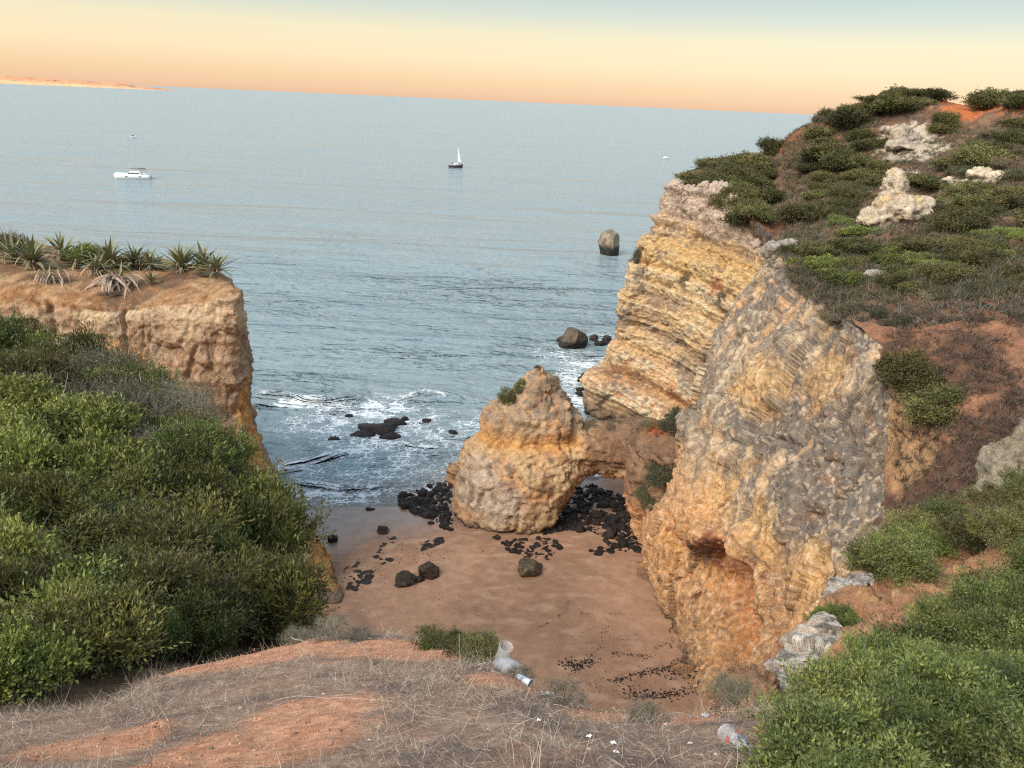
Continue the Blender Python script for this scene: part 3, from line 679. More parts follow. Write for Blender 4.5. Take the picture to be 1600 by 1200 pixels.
l2 = n_math(nt, 'LESS_THAN', e2, n_math(nt, 'MULTIPLY', n_math(nt, 'MULTIPLY', fo2, fo2), 0.36))
lc = n_math(nt, 'MAXIMUM', n_math(nt, 'MULTIPLY', l1, 0.85), n_math(nt, 'MULTIPLY', l2, 0.7))
lc = n_math(nt, 'MAXIMUM', lc, n_range(nt, fo2, 0.85, 1.15, 0, 1))
sh = n_attr(nt, 'shallow', 'Fac')
deep = n_mix(nt, n_range(nt, br, 0.3, 0.7, 0, 1), (0.185, 0.245, 0.268), (0.240, 0.292, 0.310))
water = n_mix(nt, n_math(nt, 'MULTIPLY', sh, 0.85), deep, (0.16, 0.13, 0.115))
L.new(n_mix(nt, lc, water, (0.78, 0.80, 0.82)), b.inputs['Base Color'])
L.new(n_range(nt, lc, 0, 1, 0.2, 0.8), b.inputs['Roughness'])
b.inputs['IOR'].default_value = 1.333; b.inputs['Specular IOR Level'].default_value = 0.34
sea = tag(link('sea', grid_mesh('sea', P, False, None, {'foam': foam, 'shallow': shallow}), m), 'calm blue grey sea with small breakers', kind='structure')

# ------------------------------------------------------------------ ray drop on the terrain
BVH = BVHTree.FromPolygons(np.concatenate(BV).tolist(), np.concatenate(BF).tolist())
def hit(px, py):
    d = FW + RT * (px - 800) / F_PX + UP * (600 - py) / F_PX
    d = d / np.linalg.norm(d)
    r = BVH.ray_cast(Vector((0, 0, EYE)), Vector(d))
    if r[0] is None: return None, None
    n = r[1]
    if n.dot(Vector(d)) > 0: n = -n
    return np.array(r[0]), n
def drop(x, y, z=60):
    r = BVH.ray_cast(Vector((x, y, z)), Vector((0, 0, -1)))
    return None if r[0] is None else np.array(r[0])
def proj(P):
    q = np.asarray(P, float) - np.array([0, 0, EYE]); z = q @ FW
    return 800 + F_PX * (q @ RT) / z, 600 - F_PX * (q @ UP) / z

def loft(rings, n=28):
    V, Fq = [], []
    a = np.linspace(0, 2 * math.pi, n, endpoint=False)
    for c, ax, bx_ in rings:
        V += [np.asarray(c) + np.asarray(ax) * math.cos(t) + np.asarray(bx_) * math.sin(t) for t in a]
    m = len(rings)
    for j in range(m - 1):
        for i in range(n):
            Fq.append((j * n + i, j * n + (i + 1) % n, (j + 1) * n + (i + 1) % n, (j + 1) * n + i))
    return V, Fq, [list(range(n))[::-1], [(m - 1) * n + i for i in range(n)]]

def voxel(parts, size):
    """Union of closed shells, remeshed to even quads; returns (V, F, N)."""
    V, Fa, o = [], [], 0
    for v, f, caps in parts:
        V += [tuple(p) for p in v]; Fa += [tuple(i + o for i in q) for q in f] + [tuple(i + o for i in q) for q in caps]; o += len(v)
    me = bpy.data.meshes.new('shell'); me.from_pydata(V, [], Fa)
    bm = bmesh.new(); bm.from_mesh(me); bmesh.ops.recalc_face_normals(bm, faces=bm.faces); bm.to_mesh(me); bm.free()
    ob = bpy.data.objects.new('shell', me); COL.objects.link(ob)
    md = ob.modifiers.new('remesh', 'REMESH'); md.mode = 'VOXEL'; md.voxel_size = size
    sm = ob.modifiers.new('smooth', 'SMOOTH'); sm.iterations = 6; sm.factor = 0.5
    dg = bpy.context.evaluated_depsgraph_get(); dg.update()
    m2 = bpy.data.meshes.new_from_object(ob.evaluated_get(dg))
    bpy.data.objects.remove(ob); bpy.data.meshes.remove(me)
    v = np.empty(len(m2.vertices) * 3, np.float32); m2.vertices.foreach_get('co', v); v = v.reshape(-1, 3).astype(float)
    nn = np.empty(len(m2.vertices) * 3, np.float32); m2.vertices.foreach_get('normal', nn); nn = nn.reshape(-1, 3).astype(float)
    f = [tuple(p.vertices) for p in m2.polygons]
    f = np.array([q if len(q) == 4 else (q[0], q[1], q[2], q[2]) for q in f])
    f = f[(f[:, 2] != f[:, 3])]
    bpy.data.meshes.remove(m2)
    return v, f, nn

_ico = {}
def ico(sub):
    if sub not in _ico:
        bm = bmesh.new(); bmesh.ops.create_icosphere(bm, subdivisions=sub, radius=1.0)
        bm.verts.ensure_lookup_table()
        _ico[sub] = (np.array([v.co[:] for v in bm.verts]), np.array([[v.index for v in f.verts] for f in bm.faces])); bm.free()
    return _ico[sub]

# ------------------------------------------------------------------ rock arch
stack = [(566, 838, 846, 63, .25), (590, 822, 862, 62.8, .9), (612, 802, 876, 62.6, 1.5), (640, 770, 904, 62.3, 2.6), (668, 741, 926, 62, 3.2), (700, 721, 930, 61.5, 3.6), (735, 708, 912, 61, 3.9), (770, 706, 888, 60.5, 3.9), (800, 703, 874, 60, 3.9), (826, 715, 856, 59.6, 3.3), (880, 730, 850, 59.6, 3.0)]
def ring(py, L_, R_, Yc, ry):
    a, b_ = site(L_, py, Yc), site(R_, py, Yc)
    return ((a + b_) / 2, (b_ - a) / 2 * np.array([1, 1, 0]), np.array([0, ry, 0]))
parts = [loft([ring(*s) for s in stack])]
brid = [(835, 705, 61.8, 2.6, 3.0), (880, 696, 62, 2.3, 2.8), (930, 694, 62, 2.15, 2.6), (965, 698, 61.5, 2.4, 2.8), (1005, 706, 60.5, 2.9, 3.2), (1045, 720, 59, 3.0, 3.6), (1090, 735, 56.5, 3.2, 4.0)]
parts.append(loft([(site(px, py, Y), np.array([0, hd, 0]), np.array([0, 0, hh])) for px, py, Y, hh, hd in brid]))
leg = [(688, 972, 1100, 59, 4), (730, 972, 1100, 58.5, 4.6), (770, 978, 1100, 58, 4.8), (810, 990, 1095, 57, 4.8), (850, 999, 1090, 55.5, 4.5), (890, 1006, 1085, 54, 4.2), (950, 1020, 1085, 52, 4)]
parts.append(loft([ring(*s) for s in leg]))
V, Fq, Nn = voxel(parts, 0.17)
zc = V[:, 2]
groove_z = site(840, 700, 58.2)[2]
bd = beds(zc + 0.08 * V[:, 0], 6.6, 0.9)
d = 0.3 * fbm(V, 0.22, 3, off=201) + 0.18 * fbm(V, 0.8, 4, off=205) + 0.2 * (ridged(V, 1.4, 3) - .4) + 0.22 * bd + 0.55 * facets(V, .20, (1, 1, .9), 43) + 0.34 * facets(V, .7, (1, 1, 1.2), 47) + .12 * facets(V, 2.0, (1, 1, 1), 49)
gr = np.exp(-((zc - groove_z + 0.3 * noise3(V * 0.4)) / 0.55) ** 2) * (V[:, 0] < site(905, 700, 60)[0])
d = d - 0.6 * gr + 0.35 * sstep(groove_z + 0.3, groove_z + 1.1, zc) * sstep(groove_z + 3.2, groove_z + 1.4, zc) * (V[:, 0] < site(890, 700, 60)[0])
d = d - 0.35 * sstep(1.4, 0.4, zc)
V = V + Nn * d[:, None]
zc = V[:, 2]; n1 = fbm(V, 0.35, 4, off=211); n2 = fbm(V, 1.4, 4, off=215)
c = mix(alb((202, 168, 128)), alb((200, 150, 108)), sstep(-0.2, 0.3, n1))
c = mix(c, alb((196, 176, 156)), 0.8 * sstep(0.1, 0.5, spots(V, [(site(740, 760, 58), 4), (site(780, 790, 57), 3)]) + 0.5 * n2))
c = mix(c, alb((130, 108, 90)), 0.85 * sstep(0.04, 0.26, n2 * 0.7 + n1 * 0.3))
c = mix(c, alb((152, 132, 112)), 0.8 * sstep(groove_z + .2, groove_z + 1.5, zc) * sstep(-0.1, 0.25, n2 + 0.2))
c = mix(c, alb((206, 150, 88)), 0.8 * gr)
xb = sstep(site(895, 690, 61)[0], site(945, 690, 61)[0], V[:, 0])
c = mix(c, alb((124, 94, 74)), 0.85 * xb * sstep(4.6, 6.0, zc + n1))
c = mix(c, alb((196, 136, 92)), 0.6 * xb * sstep(5.6, 4.2, zc + n1))
c = mix(c, alb((168, 88, 50)), 0.9 * sstep(0.2, 0.6, spots(V, [(site(1025, 668, 60), 1.6), (site(1035, 672, 59.5), 1.3)]) + 0.2 * n2))
c = mix(c, alb((64, 54, 46)), 0.95 * sstep(1.3, 0.5, zc + 0.5 * n2))
tag(link('rock_arch', mesh_from('rock_arch', V, Fq, c), MAT['cliff']), 'ochre rock stack joined to the cliff by a natural arch over the beach', 'rock arch')
BV2 = BVHTree.FromPolygons(V.tolist(), Fq.tolist())
_hit0 = hit
def hit(px, py):
    d = FW + RT * (px - 800) / F_PX + UP * (600 - py) / F_PX
    d = Vector(d / np.linalg.norm(d)); o = Vector((0, 0, EYE))
    a = BVH.ray_cast(o, d); b_ = BV2.ray_cast(o, d)
    r = a if (b_[0] is None or (a[0] is not None and a[3] < b_[3])) else b_
    if r[0] is None: return None, None
    n = r[1] if r[1].dot(d) < 0 else -r[1]
    return np.array(r[0]), n

# ------------------------------------------------------------------ loose rocks, crags, boulders
def lump(blobs, size, amp=0.25, fr=1.0, off=0.0):
    """Union of ellipsoids, roughened: blobs = [(centre, (rx, ry, rz))]."""
    iv, if_ = ico(3)
    prt = [([np.asarray(cn) + v * np.asarray(rd) for v in iv], [tuple(f) for f in if_], []) for cn, rd in blobs]
    V, Fq, Nn = voxel(prt, size)
    d = amp * (fbm(V, fr, 4, off=off) + 0.5 * (ridged(V, fr * 2.2, 3, off) - .4) + 0.8 * facets(V, fr * .9, (1, 1, 1), off) + .35 * facets(V, fr * 2.6, (1, 1, 1.3), off) + .18 * fbm(V, fr * 7, 3, off=off))
    return V + Nn * d[:, None], Fq

def crag(name, blobs, size, amp, fr, c1, c2, c3, mat, label=None, cat=None, parent=None, group=None, kind=None):
    V, Fq = lump(blobs, size, amp, fr, off=len(bpy.data.objects) * 1.7)
    n1 = fbm(V, fr * 0.8, 4, off=221); n2 = fbm(V, fr * 3, 4, off=223)
    c = mix(alb(c1), alb(c2), sstep(-0.15, 0.3, n1)); c = mix(c, alb(c3), 0.8 * sstep(0.05, 0.35, n2))
    o = link(name, mesh_from(name, V, Fq, c), MAT[mat], parent)
    return tag(o, label, cat, group, kind)

S = site
crag('limestone_crag', [(S(1393, 308, 66), (1.0, 1.2, 2.2)), (S(1400, 325, 65.5), (1.9, 1.5, 1.3)), (S(1425, 328, 65), (1.6, 1.3, 1.2)), (S(1380, 338, 65.5), (1.7, 1.4, 1.0)), (S(1440, 335, 64.5), (.8, .9, 1.0)), (S(1436, 352, 64.5), (.7, .8, .9)), (S(1360, 345, 65.5), (1.3, 1.2, .6))], 0.15, 0.5, 0.7,
     (206, 188, 164), (210, 182, 138), (146, 132, 120), 'cliff', 'pale jutting limestone crag on the scrubby hillside', 'rock')
crag('limestone_crag', [(S(1400, 205, 95), (1.7, 2, .6)), (S(1415, 215, 94), (2.0, 2, .6)), (S(1430, 232, 91), (1.6, 1.5, .6)), (S(1405, 228, 92), (1.3, 1.5, .55)), (S(1448, 246, 89), (1.1, 1.0, .55)), (S(1395, 250, 88), (.9, 1.0, .5))], 0.22, 0.5, 0.5,
     (176, 162, 146), (190, 170, 146), (128, 116, 106), 'cliff', 'broken pale rock outcrop high on the hillside below the crest', 'rock')
crag('limestone_crag', [(S(1532, 271, 72), (1.2, .8, .5)), (S(1556, 278, 71), (1.0, .8, .45)), (S(1590, 289, 69), (.8, .7, .4)), (S(1484, 284, 74), (1.1, .8, .5))], 0.16, 0.3, 0.8,
     (222, 204, 176), (214, 190, 156), (170, 156, 140), 'cliff', 'row of small pale rocks along the right hillside', 'rock')
crag('limestone_crag', [(S(1214, 388, 62), (.9, .8, .55)), (S(1204, 393, 62.5), (.7, .7, .6)), (S(1230, 380, 62), (.8, .7, .4))], 0.12, 0.25, 0.9,
     (176, 164, 150), (160, 148, 136), (140, 130, 120), 'cliff', 'rounded grey rock at the tip of the middle cliff top', 'rock')
crag('limestone_crag', [(S(1368, 434, 51.5), (.9, .8, .5)), (S(1378, 446, 51), (.5, .5, .4))], 0.1, 0.2, 1.0,
     (176, 166, 152), (164, 150, 136), (140, 128, 118), 'cliff', 'small grey rock among scrub above the middle cliff', 'rock')
for k, (px, py, Y, rx, rz) in enumerate([(1055, 296, 92, 1.2, 1.5), (1080, 300, 90, .9, 1.3), (1100, 297, 89.5, 1.1, 1.5), (1125, 298, 88.5, 1.5, 1.4), (1148, 312, 86, 1.2, 1.3), (1170, 332, 83.5, 1.2, 1.4), (1186, 352, 80.5, 1.0, 1.3), (1065, 318, 91, 1.3, 1.6), (1110, 322, 88, 1.4, 1.4), (1190, 378, 77.5, .9, 1.2)]):
    crag('boulder', [(S(px, py + 6, Y), (rx, rx, rz)), (S(px + 8, py + 22, Y - .3), (rx * .8, rx * .8, rz * .8))], 0.14, 0.4, 0.8, (196, 170, 156), (190, 172, 150), (150, 138, 130), 'cliff', parent=far_cliff)
# whitish slab and knob beside the right slope
slab = [[(1300, 985, 8.6), (1288, 960, 7.9), (1304, 960, 7.5), (1324, 980, 7.2), (1350, 1010, 7.3)],
        [(1262, 1010, 8.0), (1246, 984, 7.2), (1270, 984, 6.7), (1302, 1008, 6.2), (1330, 1040, 6.3)],
        [(1232, 1045, 7.0), (1216, 1018, 6.2), (1243, 1020, 5.7), (1276, 1048, 5.1), (1300, 1085, 5.2)],
        [(1210, 1082, 6.0), (1195, 1056, 5.3), (1220, 1058, 4.8), (1252, 1084, 4.3), (1275, 1118, 4.4)],
        [(1190, 1116, 5.0), (1174, 1092, 4.5), (1196, 1094, 4.1), (1222, 1114, 3.75), (1245, 1140, 3.8)],
        [(1165, 1145, 4.2), (1148, 1128, 3.8), (1170, 1130, 3.5), (1198, 1144, 3.3), (1220, 1165, 3.3)]]
slab = [[(x, y, Y * .92) for x, y, Y in row] for row in slab]
V, Nn, fl = surf(grid_site(slab), 150, 190)
n1 = fbm(V, 1.8, 4, off=231); n2 = fbm(V, 4.5, 4, off=233); n3 = fbm(V, 14, 3, off=235)
V = V + Nn * (.10 * facets(V, 1.5, (1, .6, 1), 61) + .05 * facets(V, 5, (1, .7, 1), 63) + .03 * n2 + .012 * n3)[..., None]
c = mix(alb((222, 210, 194)), alb((204, 186, 168)), sstep(-.2, .25, n1)); c = mix(c, alb((128, 114, 104)), .8 * sstep(.10, .32, n2 + .3 * n3)); c = mix(c, alb((204, 160, 124)), .6 * sstep(.05, .3, -n2 + .3 * n1))
tag(link('rock_outcrop', grid_mesh('rock_outcrop', V, fl, c), MAT['near_rock']), 'pinkish white weathered slab sloping beside the right shrubs', 'rock')
crag('rock_outcrop', [(S(1326, 916, 9.0), (.22, .2, .13)), (S(1342, 905, 9.2), (.16, .18, .12)), (S(1312, 930, 8.9), (.12, .15, .14)), (S(1352, 915, 9.0), (.12, .12, .1)), (S(1300, 940, 8.8), (.08, .1, .08))], 0.02, 0.10, 3.0,
     (186, 176, 166), (150, 138, 132), (84, 78, 76), 'near_rock', 'small whitish crumbling knob on top of the orange earth bank', 'rock')
crag('rock_outcrop', [(S(1600, 745, 14.2), (.9, .6, .8)), (S(1560, 775, 13.8), (.55, .5, .4)), (S(1640, 720, 14.6), (1.0, .6, 1.0)), (S(1530, 795, 13.4), (.4, .4, .25))], 0.06, 0.22, 1.6,
     (158, 146, 126), (150, 134, 110), (104, 96, 88), 'near_rock', 'grey yellow rock rising at the right edge behind the shrubs', 'rock')
crag('rock_outcrop', [(S(95, 545, 36), (1.3, .8, .45)), (S(130, 555, 35), (1.1, .8, .4)), (S(150, 572, 34), (.8, .7, .4))], 0.09, 0.25, 1.2,
     (196, 178, 160), (176, 152, 132), (150, 130, 116), 'cliff', 'pale flat rock showing above the left shrubs', 'rock')

def boulder_mesh(name, sub, seed, amp=0.35, flat=1.0, c1=(70, 60, 52), c2=(52, 46, 42), wl_=None):
    v, f = ico(sub); v = v.copy()
    nrm = np.random.default_rng(seed).normal(size=(7, 3)); nrm /= np.linalg.norm(nrm, axis=1)[:, None]
    for q in nrm:
        dd = v @ q; v = v - np.clip(dd - 0.68, 0, 9)[:, None] * q * 0.85
    r_ = 1 + amp * fbm(v, 1.3, 4, off=seed * 3.1) + 0.12 * fbm(v, 5, 3, off=seed)
    v = v * r_[:, None]; v[:, 2] *= flat
    n1 = fbm(v, 2.2, 4, off=seed + 40)
    c = mix(alb(c1), alb(c2), sstep(-0.2, 0.25, n1))
    if wl_: c = mix(c, alb(wl_[1]), sstep(wl_[0] + .12, wl_[0] - .12, v[:, 2] + 0.15 * n1))
    return mesh_from(name, v, f, c)

def put_rock(name, me, pos, sc, rot, label, cat='rock', group=None, mat='wetrock'):
    o = link(name, me, MAT[mat]); o.location = pos; o.scale = sc; o.rotation_euler = (0, 0, rot)
    return tag(o, label, cat, group)

p = site_z(952, 397, 0); put_rock('sea_stack', boulder_mesh('sea_stack', 5, 3, .18, 1.0, (150, 134, 112), (120, 106, 92), (0.12, (52, 48, 44))), p + W(0, 0, 1.6), (3.1, 3.0, 4.6), .3, 'rounded grey rock standing alone far out in the sea')
p = site_z(895, 541, 0); put_rock('sea_stack', boulder_mesh('sea_stack', 5, 8, .16, 1.0, (104, 88, 74), (80, 68, 60), (0.05, (40, 36, 34))), p + W(0, 0, .9), (2.35, 2.1, 2.4), .8, 'squat flat topped dark rock in the surf below the far cliff')
p = site_z(877, 533, 0); put_rock('surf_rock', boulder_mesh('surf_rock', 3, 12, .35, .8), p + W(0, 0, .2), (.9, .8, .9), .8, 'low dark rock touching the left side of the squat surf rock')
for k, (px, py, w_, h_, lb) in enumerate([(592, 672, 2.4, 1.0, 'broad black rock awash in the breakers, middle of its cluster'), (568, 680, 1.5, .6, 'low black rock at the left end of the cluster in the breakers'), (610, 684, 1.3, .7, 'black rock nearest the beach in the cluster in the breakers'),
     (620, 662, 1.3, .7, 'black rock at the seaward end of the cluster in the breakers'), (632, 657, .6, .5, 'small black rock just right of the cluster in the breakers'), (666, 659, .8, .4, 'small dark rock in the surf between the cluster and the arch'), (708, 677, .6, .45, 'lone dark rock in the surf left of the arch'), (522, 686, .9, .25, 'thin dark rock line left of the cluster in the breakers'), (545, 650, .6, .3, 'small dark rock poking out behind the first breaker'), (578, 797, .45, .3, 'small dark stone at the edge of the wash on the beach')]):
    p = site_z(px, py, 0); put_rock('surf_rock', boulder_mesh('surf_rock', 3, 20 + k, .45, .8, (56, 46, 44), (36, 31, 30)), p + W(0, 0, .1 * h_), (w_, w_ * .6, h_), random.uniform(-.5, .5), lb)
for k, (px, py, w_, h_, c1, lb) in enumerate([(826, 893, 1.05, .85, (112, 96, 76), 'rounded brown boulder alone on the sand in front of the arch'), (630, 908, .95, .5, (78, 64, 50), 'low flat dark boulder on the sand, left of the upright one'), (667, 896, .85, .8, (84, 64, 52), 'upright dark brown boulder on the sand'), (519, 841, .5, .4, (58, 46, 42), 'dark boulder at the foot of the left headland'), (598, 827, .6, .35, (66, 54, 48), 'small dark boulder on the wet sand near the wash'), (655, 905, .35, .3, (74, 60, 48), 'little stone between the two dark boulders')]):
    p, _ = hit(px, py + 6)
    put_rock('boulder', boulder_mesh('boulder', 4, 50 + k, .4, 1.0, c1, tuple(int(x * .72) for x in c1)), p + W(0, .3, h_ * .45), (w_, w_ * .9, h_), random.uniform(0, 3), lb)
# dark weedy rocks round the foot of the arch
rk = [boulder_mesh('weedy_rock', 2, 80 + k, .7, .55 + .08 * (k % 4), (72, 58, 48) if k % 3 == 0 else (54, 45, 40), (34, 29, 27)) for k in range(7)]
for me_ in rk: me_.materials.append(MAT['wetrock'])
def inpoly(x, y, poly):
    r_ = False; j = len(poly) - 1
    for i in range(len(poly)):
        if (poly[i][1] > y) != (poly[j][1] > y) and x < (poly[j][0] - poly[i][0]) * (y - poly[i][1]) / (poly[j][1] - poly[i][1]) + poly[i][0]: r_ = not r_
        j = i
    return r_
def scatter_rocks(poly, n, r0, r1, label, group, flat=1.0, sink=.25):
    xs = [q[0] for q in poly]; ys = [q[1] for q in poly]; k = 0
    while n > 0 and k < 6000:
        k += 1
        x, y = random.uniform(min(xs), max(xs)), random.uniform(min(ys), max(ys))
        if not inpoly(x, y, poly): continue
        p = site_z(x, y, 0.6)
        z = 0.0 if p[1] > shore_y(p[0]) else (drop(p[0], p[1], 2.6) if False else None)
        g = max(0.0, min(1.9, 0.055 * (shore_y(p[0]) - p[1])))
        s = random.uniform(r0, r1) * random.choice((1, 1, .7))
        put_rock('weedy_rock', random.choice(rk), (p[0], p[1], g + s * flat * (.5 - sink)), (s, s * random.uniform(.7, 1.1), s * flat * random.uniform(.7, 1.1)), random.uniform(0, 6.3), label, group=group)
        n -= 1
scatter_rocks([(622, 770), (660, 752), (706, 740), (706, 830), (668, 815), (640, 800)], 70, .18, .55, 'black weed covered rock in the wash at the left foot of the arch', 'weedy rocks in the wash')
scatter_rocks([(884, 760), (930, 750), (985, 780), (1000, 870), (960, 862), (935, 830), (880, 828), (850, 838)], 90, .2, .6, 'black weed covered rock heaped under the arch', 'weedy rocks under the arch')
scatter_rocks([(770, 842), (850, 838), (880, 852), (862, 880), (790, 872)], 26, .14, .40, 'dark weedy rock on the sand in front of the arch', 'weedy rocks in front of the arch')
scatter_rocks([(905, 590), (925, 575), (920, 615), (905, 610)], 9, .4, .8, 'small black rock in the surf at the foot of the far cliff', 'surf rocks by the far cliff')
scatter_rocks([(926, 522), (958, 520), (955, 534), (930, 534)], 8, .5, .9, 'small black rock in the surf right of the squat sea rock', 'surf rocks by the squat rock')
scatter_rocks([(530, 895), (575, 875), (580, 905), (545, 930)], 22, .25, .55, 'flat dark green ledge rock on the wet sand', 'flat weedy ledges on the wet sand', .35, .3)
scatter_rocks([(570, 860), (612, 832), (635, 866), (595, 885)], 20, .25, .6, 'flat weedy rock in the middle of the wet sand', 'flat weedy rocks mid beach', .4, .3)
scatter_rocks([(640, 865), (690, 840), (692, 848), (650, 868)], 9, .25, .5, 'dark flat rock in a line on the wet sand', 'line of flat dark rocks', .4, .3)
scatter_rocks([(918, 862), (955, 855), (960, 868), (925, 872)], 8, .25, .5, 'low dark rock on the sand right of the arch opening', 'low rocks right of the opening', .5)

# the crumbled weedy bed between those rocks
def rock_bed(name, poly, label, amp=.34, thr=-.05):
    q = np.array([site_z(x, y, .5) for x, y in poly]); X, Y = np.meshgrid(np.arange(q[:, 0].min(), q[:, 0].max(), .09), np.arange(q[:, 1].min(), q[:, 1].max(), .09))
    P = np.stack([X, Y, X * 0], -1); bk = blocks(P, 1.5, (1, 1, 1), 91, .3); n_ = fbm(P, .55, 3, off=93)
    ins = np.zeros(X.shape); pl = [(a, b_) for a, b_ in q[:, :2]]
    for iy in range(X.shape[0]):
        for ix in range(X.shape[1]): ins[iy, ix] = inpoly(X[iy, ix], Y[iy, ix], pl)
    for _ in range(6): ins = (ins + np.roll(ins, 1, 0) + np.roll(ins, -1, 0) + np.roll(ins, 1, 1) + np.roll(ins, -1, 1)) / 5
    g_ = np.clip(.055 * (shore_y(X) - Y), -.2, 1.9)
    P[..., 2] = g_ - .25 + (.22 + amp * (bk + .45) + .2 * fbm(P, 2.2, 3)) * sstep(.25, .8, ins + .8 * (n_ - thr))
    c = mix(alb((50, 44, 40)), alb((30, 26, 25)), sstep(-.2, .2, fbm(P, 1.6, 3)))
    return tag(link(name, grid_mesh(name, P, False, c), MAT['wetrock']), label, kind='stuff')
rock_bed('weed_bed', [(884, 764), (925, 750), (980, 776), (1004, 872), (960, 866), (930, 834), (880, 830), (848, 840)], 'rough bed of black weedy stones under the arch')
rock_bed('weed_bed', [(528, 896), (575, 872), (582, 906), (545, 932)], 'broken low ledge of green black stones on the left of the sand', .14, .10)
rock_bed('weed_bed', [(566, 866), (612, 828), (640, 866), (596, 890)], 'broken low weedy ledge in the middle of the wet sand', .14, .12)
rock_bed('weed_bed', [(640, 858), (690, 836), (696, 850), (650, 872)], 'thin weedy ledge on the sand left of the arch', .14, .08)
rock_bed('weed_bed', [(780, 846), (858, 842), (880, 856), (860, 882), (792, 872)], 'broken weedy ledge on the sand in front of the arch', .16, .08)
rock_bed('weed_bed', [(624, 772), (660, 755), (708, 740), (708, 826), (672, 812), (642, 798)], 'rough bed of black weedy stones left of the arch', .3, .05)
# seaweed flecks washed up on the sand
def flecks(paths, name):
    V, Fq, C = [], [], []; o = 0
    for pts, n, wid, s0, s1 in paths:
        w = np.array([site_z(px, py, 1.6) for px, py in pts])
        t = rng.random(n) * (len(w) - 1); i = np.floor(t).astype(int).clip(0, len(w) - 2); f = (t - i)[:, None]
        q = w[i] * (1 - f) + w[i + 1] * f + rng.normal(size=(n, 3)) * wid * np.array([1, 1, 0])
        for p in q:
            g = drop(p[0], p[1], 3.2)
            if g is None: continue
            m_ = 7; a = np.linspace(0, 2 * math.pi, m_, endpoint=False) + rng.random()
            s = rng.uniform(s0, s1); rr = s * rng.uniform(.4, 1.2, m_); st = rng.uniform(.4, 1); an = rng.random() * 3.14
            x, y = rr * np.cos(a), rr * np.sin(a) * st
            X_ = p[0] + x * math.cos(an) - y * math.sin(an); Y_ = p[1] + x * math.sin(an) + y * math.cos(an)
            V += [(X_[j], Y_[j], g[2] + .004) for j in range(m_)] + [(p[0], p[1], g[2] + .05)]
            Fq += [(o + j, o + (j + 1) % m_, o + m_) for j in range(m_)]; C += [alb((46, 34, 32))] * (m_ + 1); o += m_ + 1
    return tag(link(name, mesh_from(name, V, np.array(Fq), C), MAT['wetrock']), 'dark seaweed flecks washed up on the sand', kind='stuff')
flecks([([(885, 1036), (905, 1042), (925, 1028)], 170, .28, .03, .13), ([(951, 1068), (1000, 1056), (1040, 1046), (1073, 1031)], 210, .18, .03, .12), ([(981, 1088), (1025, 1092), (1077, 1084)], 190, .25, .03, .14),
        ([(1040, 1060), (1080, 1050), (1085, 1085)], 120, .3, .03, .13), ([(955, 1020), (1020, 1025)], 70, .12, .02, .08), ([(1025, 1009), (1055, 994)], 40, .12, .02, .07), ([(911, 1036), (937, 1009), (950, 961)], 60, .15, .02, .06),
        ([(832, 983), (870, 962), (885, 948), (889, 930)], 70, .06, .02, .05), ([(902, 952), (985, 952)], 40, .1, .02, .05), ([(560, 930), (700, 940), (850, 915)], 120, 1.2, .015, .05), ([(900, 1070), (1000, 1075)], 90, .9, .02, .07), ([(540, 900), (620, 850), (700, 860)], 130, 1.4, .02, .09), ([(930, 1000), (1040, 1020)], 90, .9, .015, .06)], 'seaweed')

# ------------------------------------------------------------------ plants
def leaves(pos, ax, nrm, ln, wd, cols, fold=0.25):
    ax = ax / np.linalg.norm(ax, axis=1)[:, None]; sd_ = np.cross(ax, nrm); sd_ /= np.linalg.norm(sd_, axis=1)[:, None] + 1e-9
    up = np.cross(sd_, ax)
    ln = np.asarray(ln)[:, None]; wd = np.asarray(wd)[:, None]
    mid = pos + ax * ln * 0.45
    V = np.stack([pos, mid + sd_ * wd * .5 + up * wd * fold, pos + ax * ln, mid - sd_ * wd * .5 + up * wd * fold], 1).reshape(-1, 3)
    return V, np.arange(len(V)).reshape(-1, 4), np.repeat(cols, 4, 0)

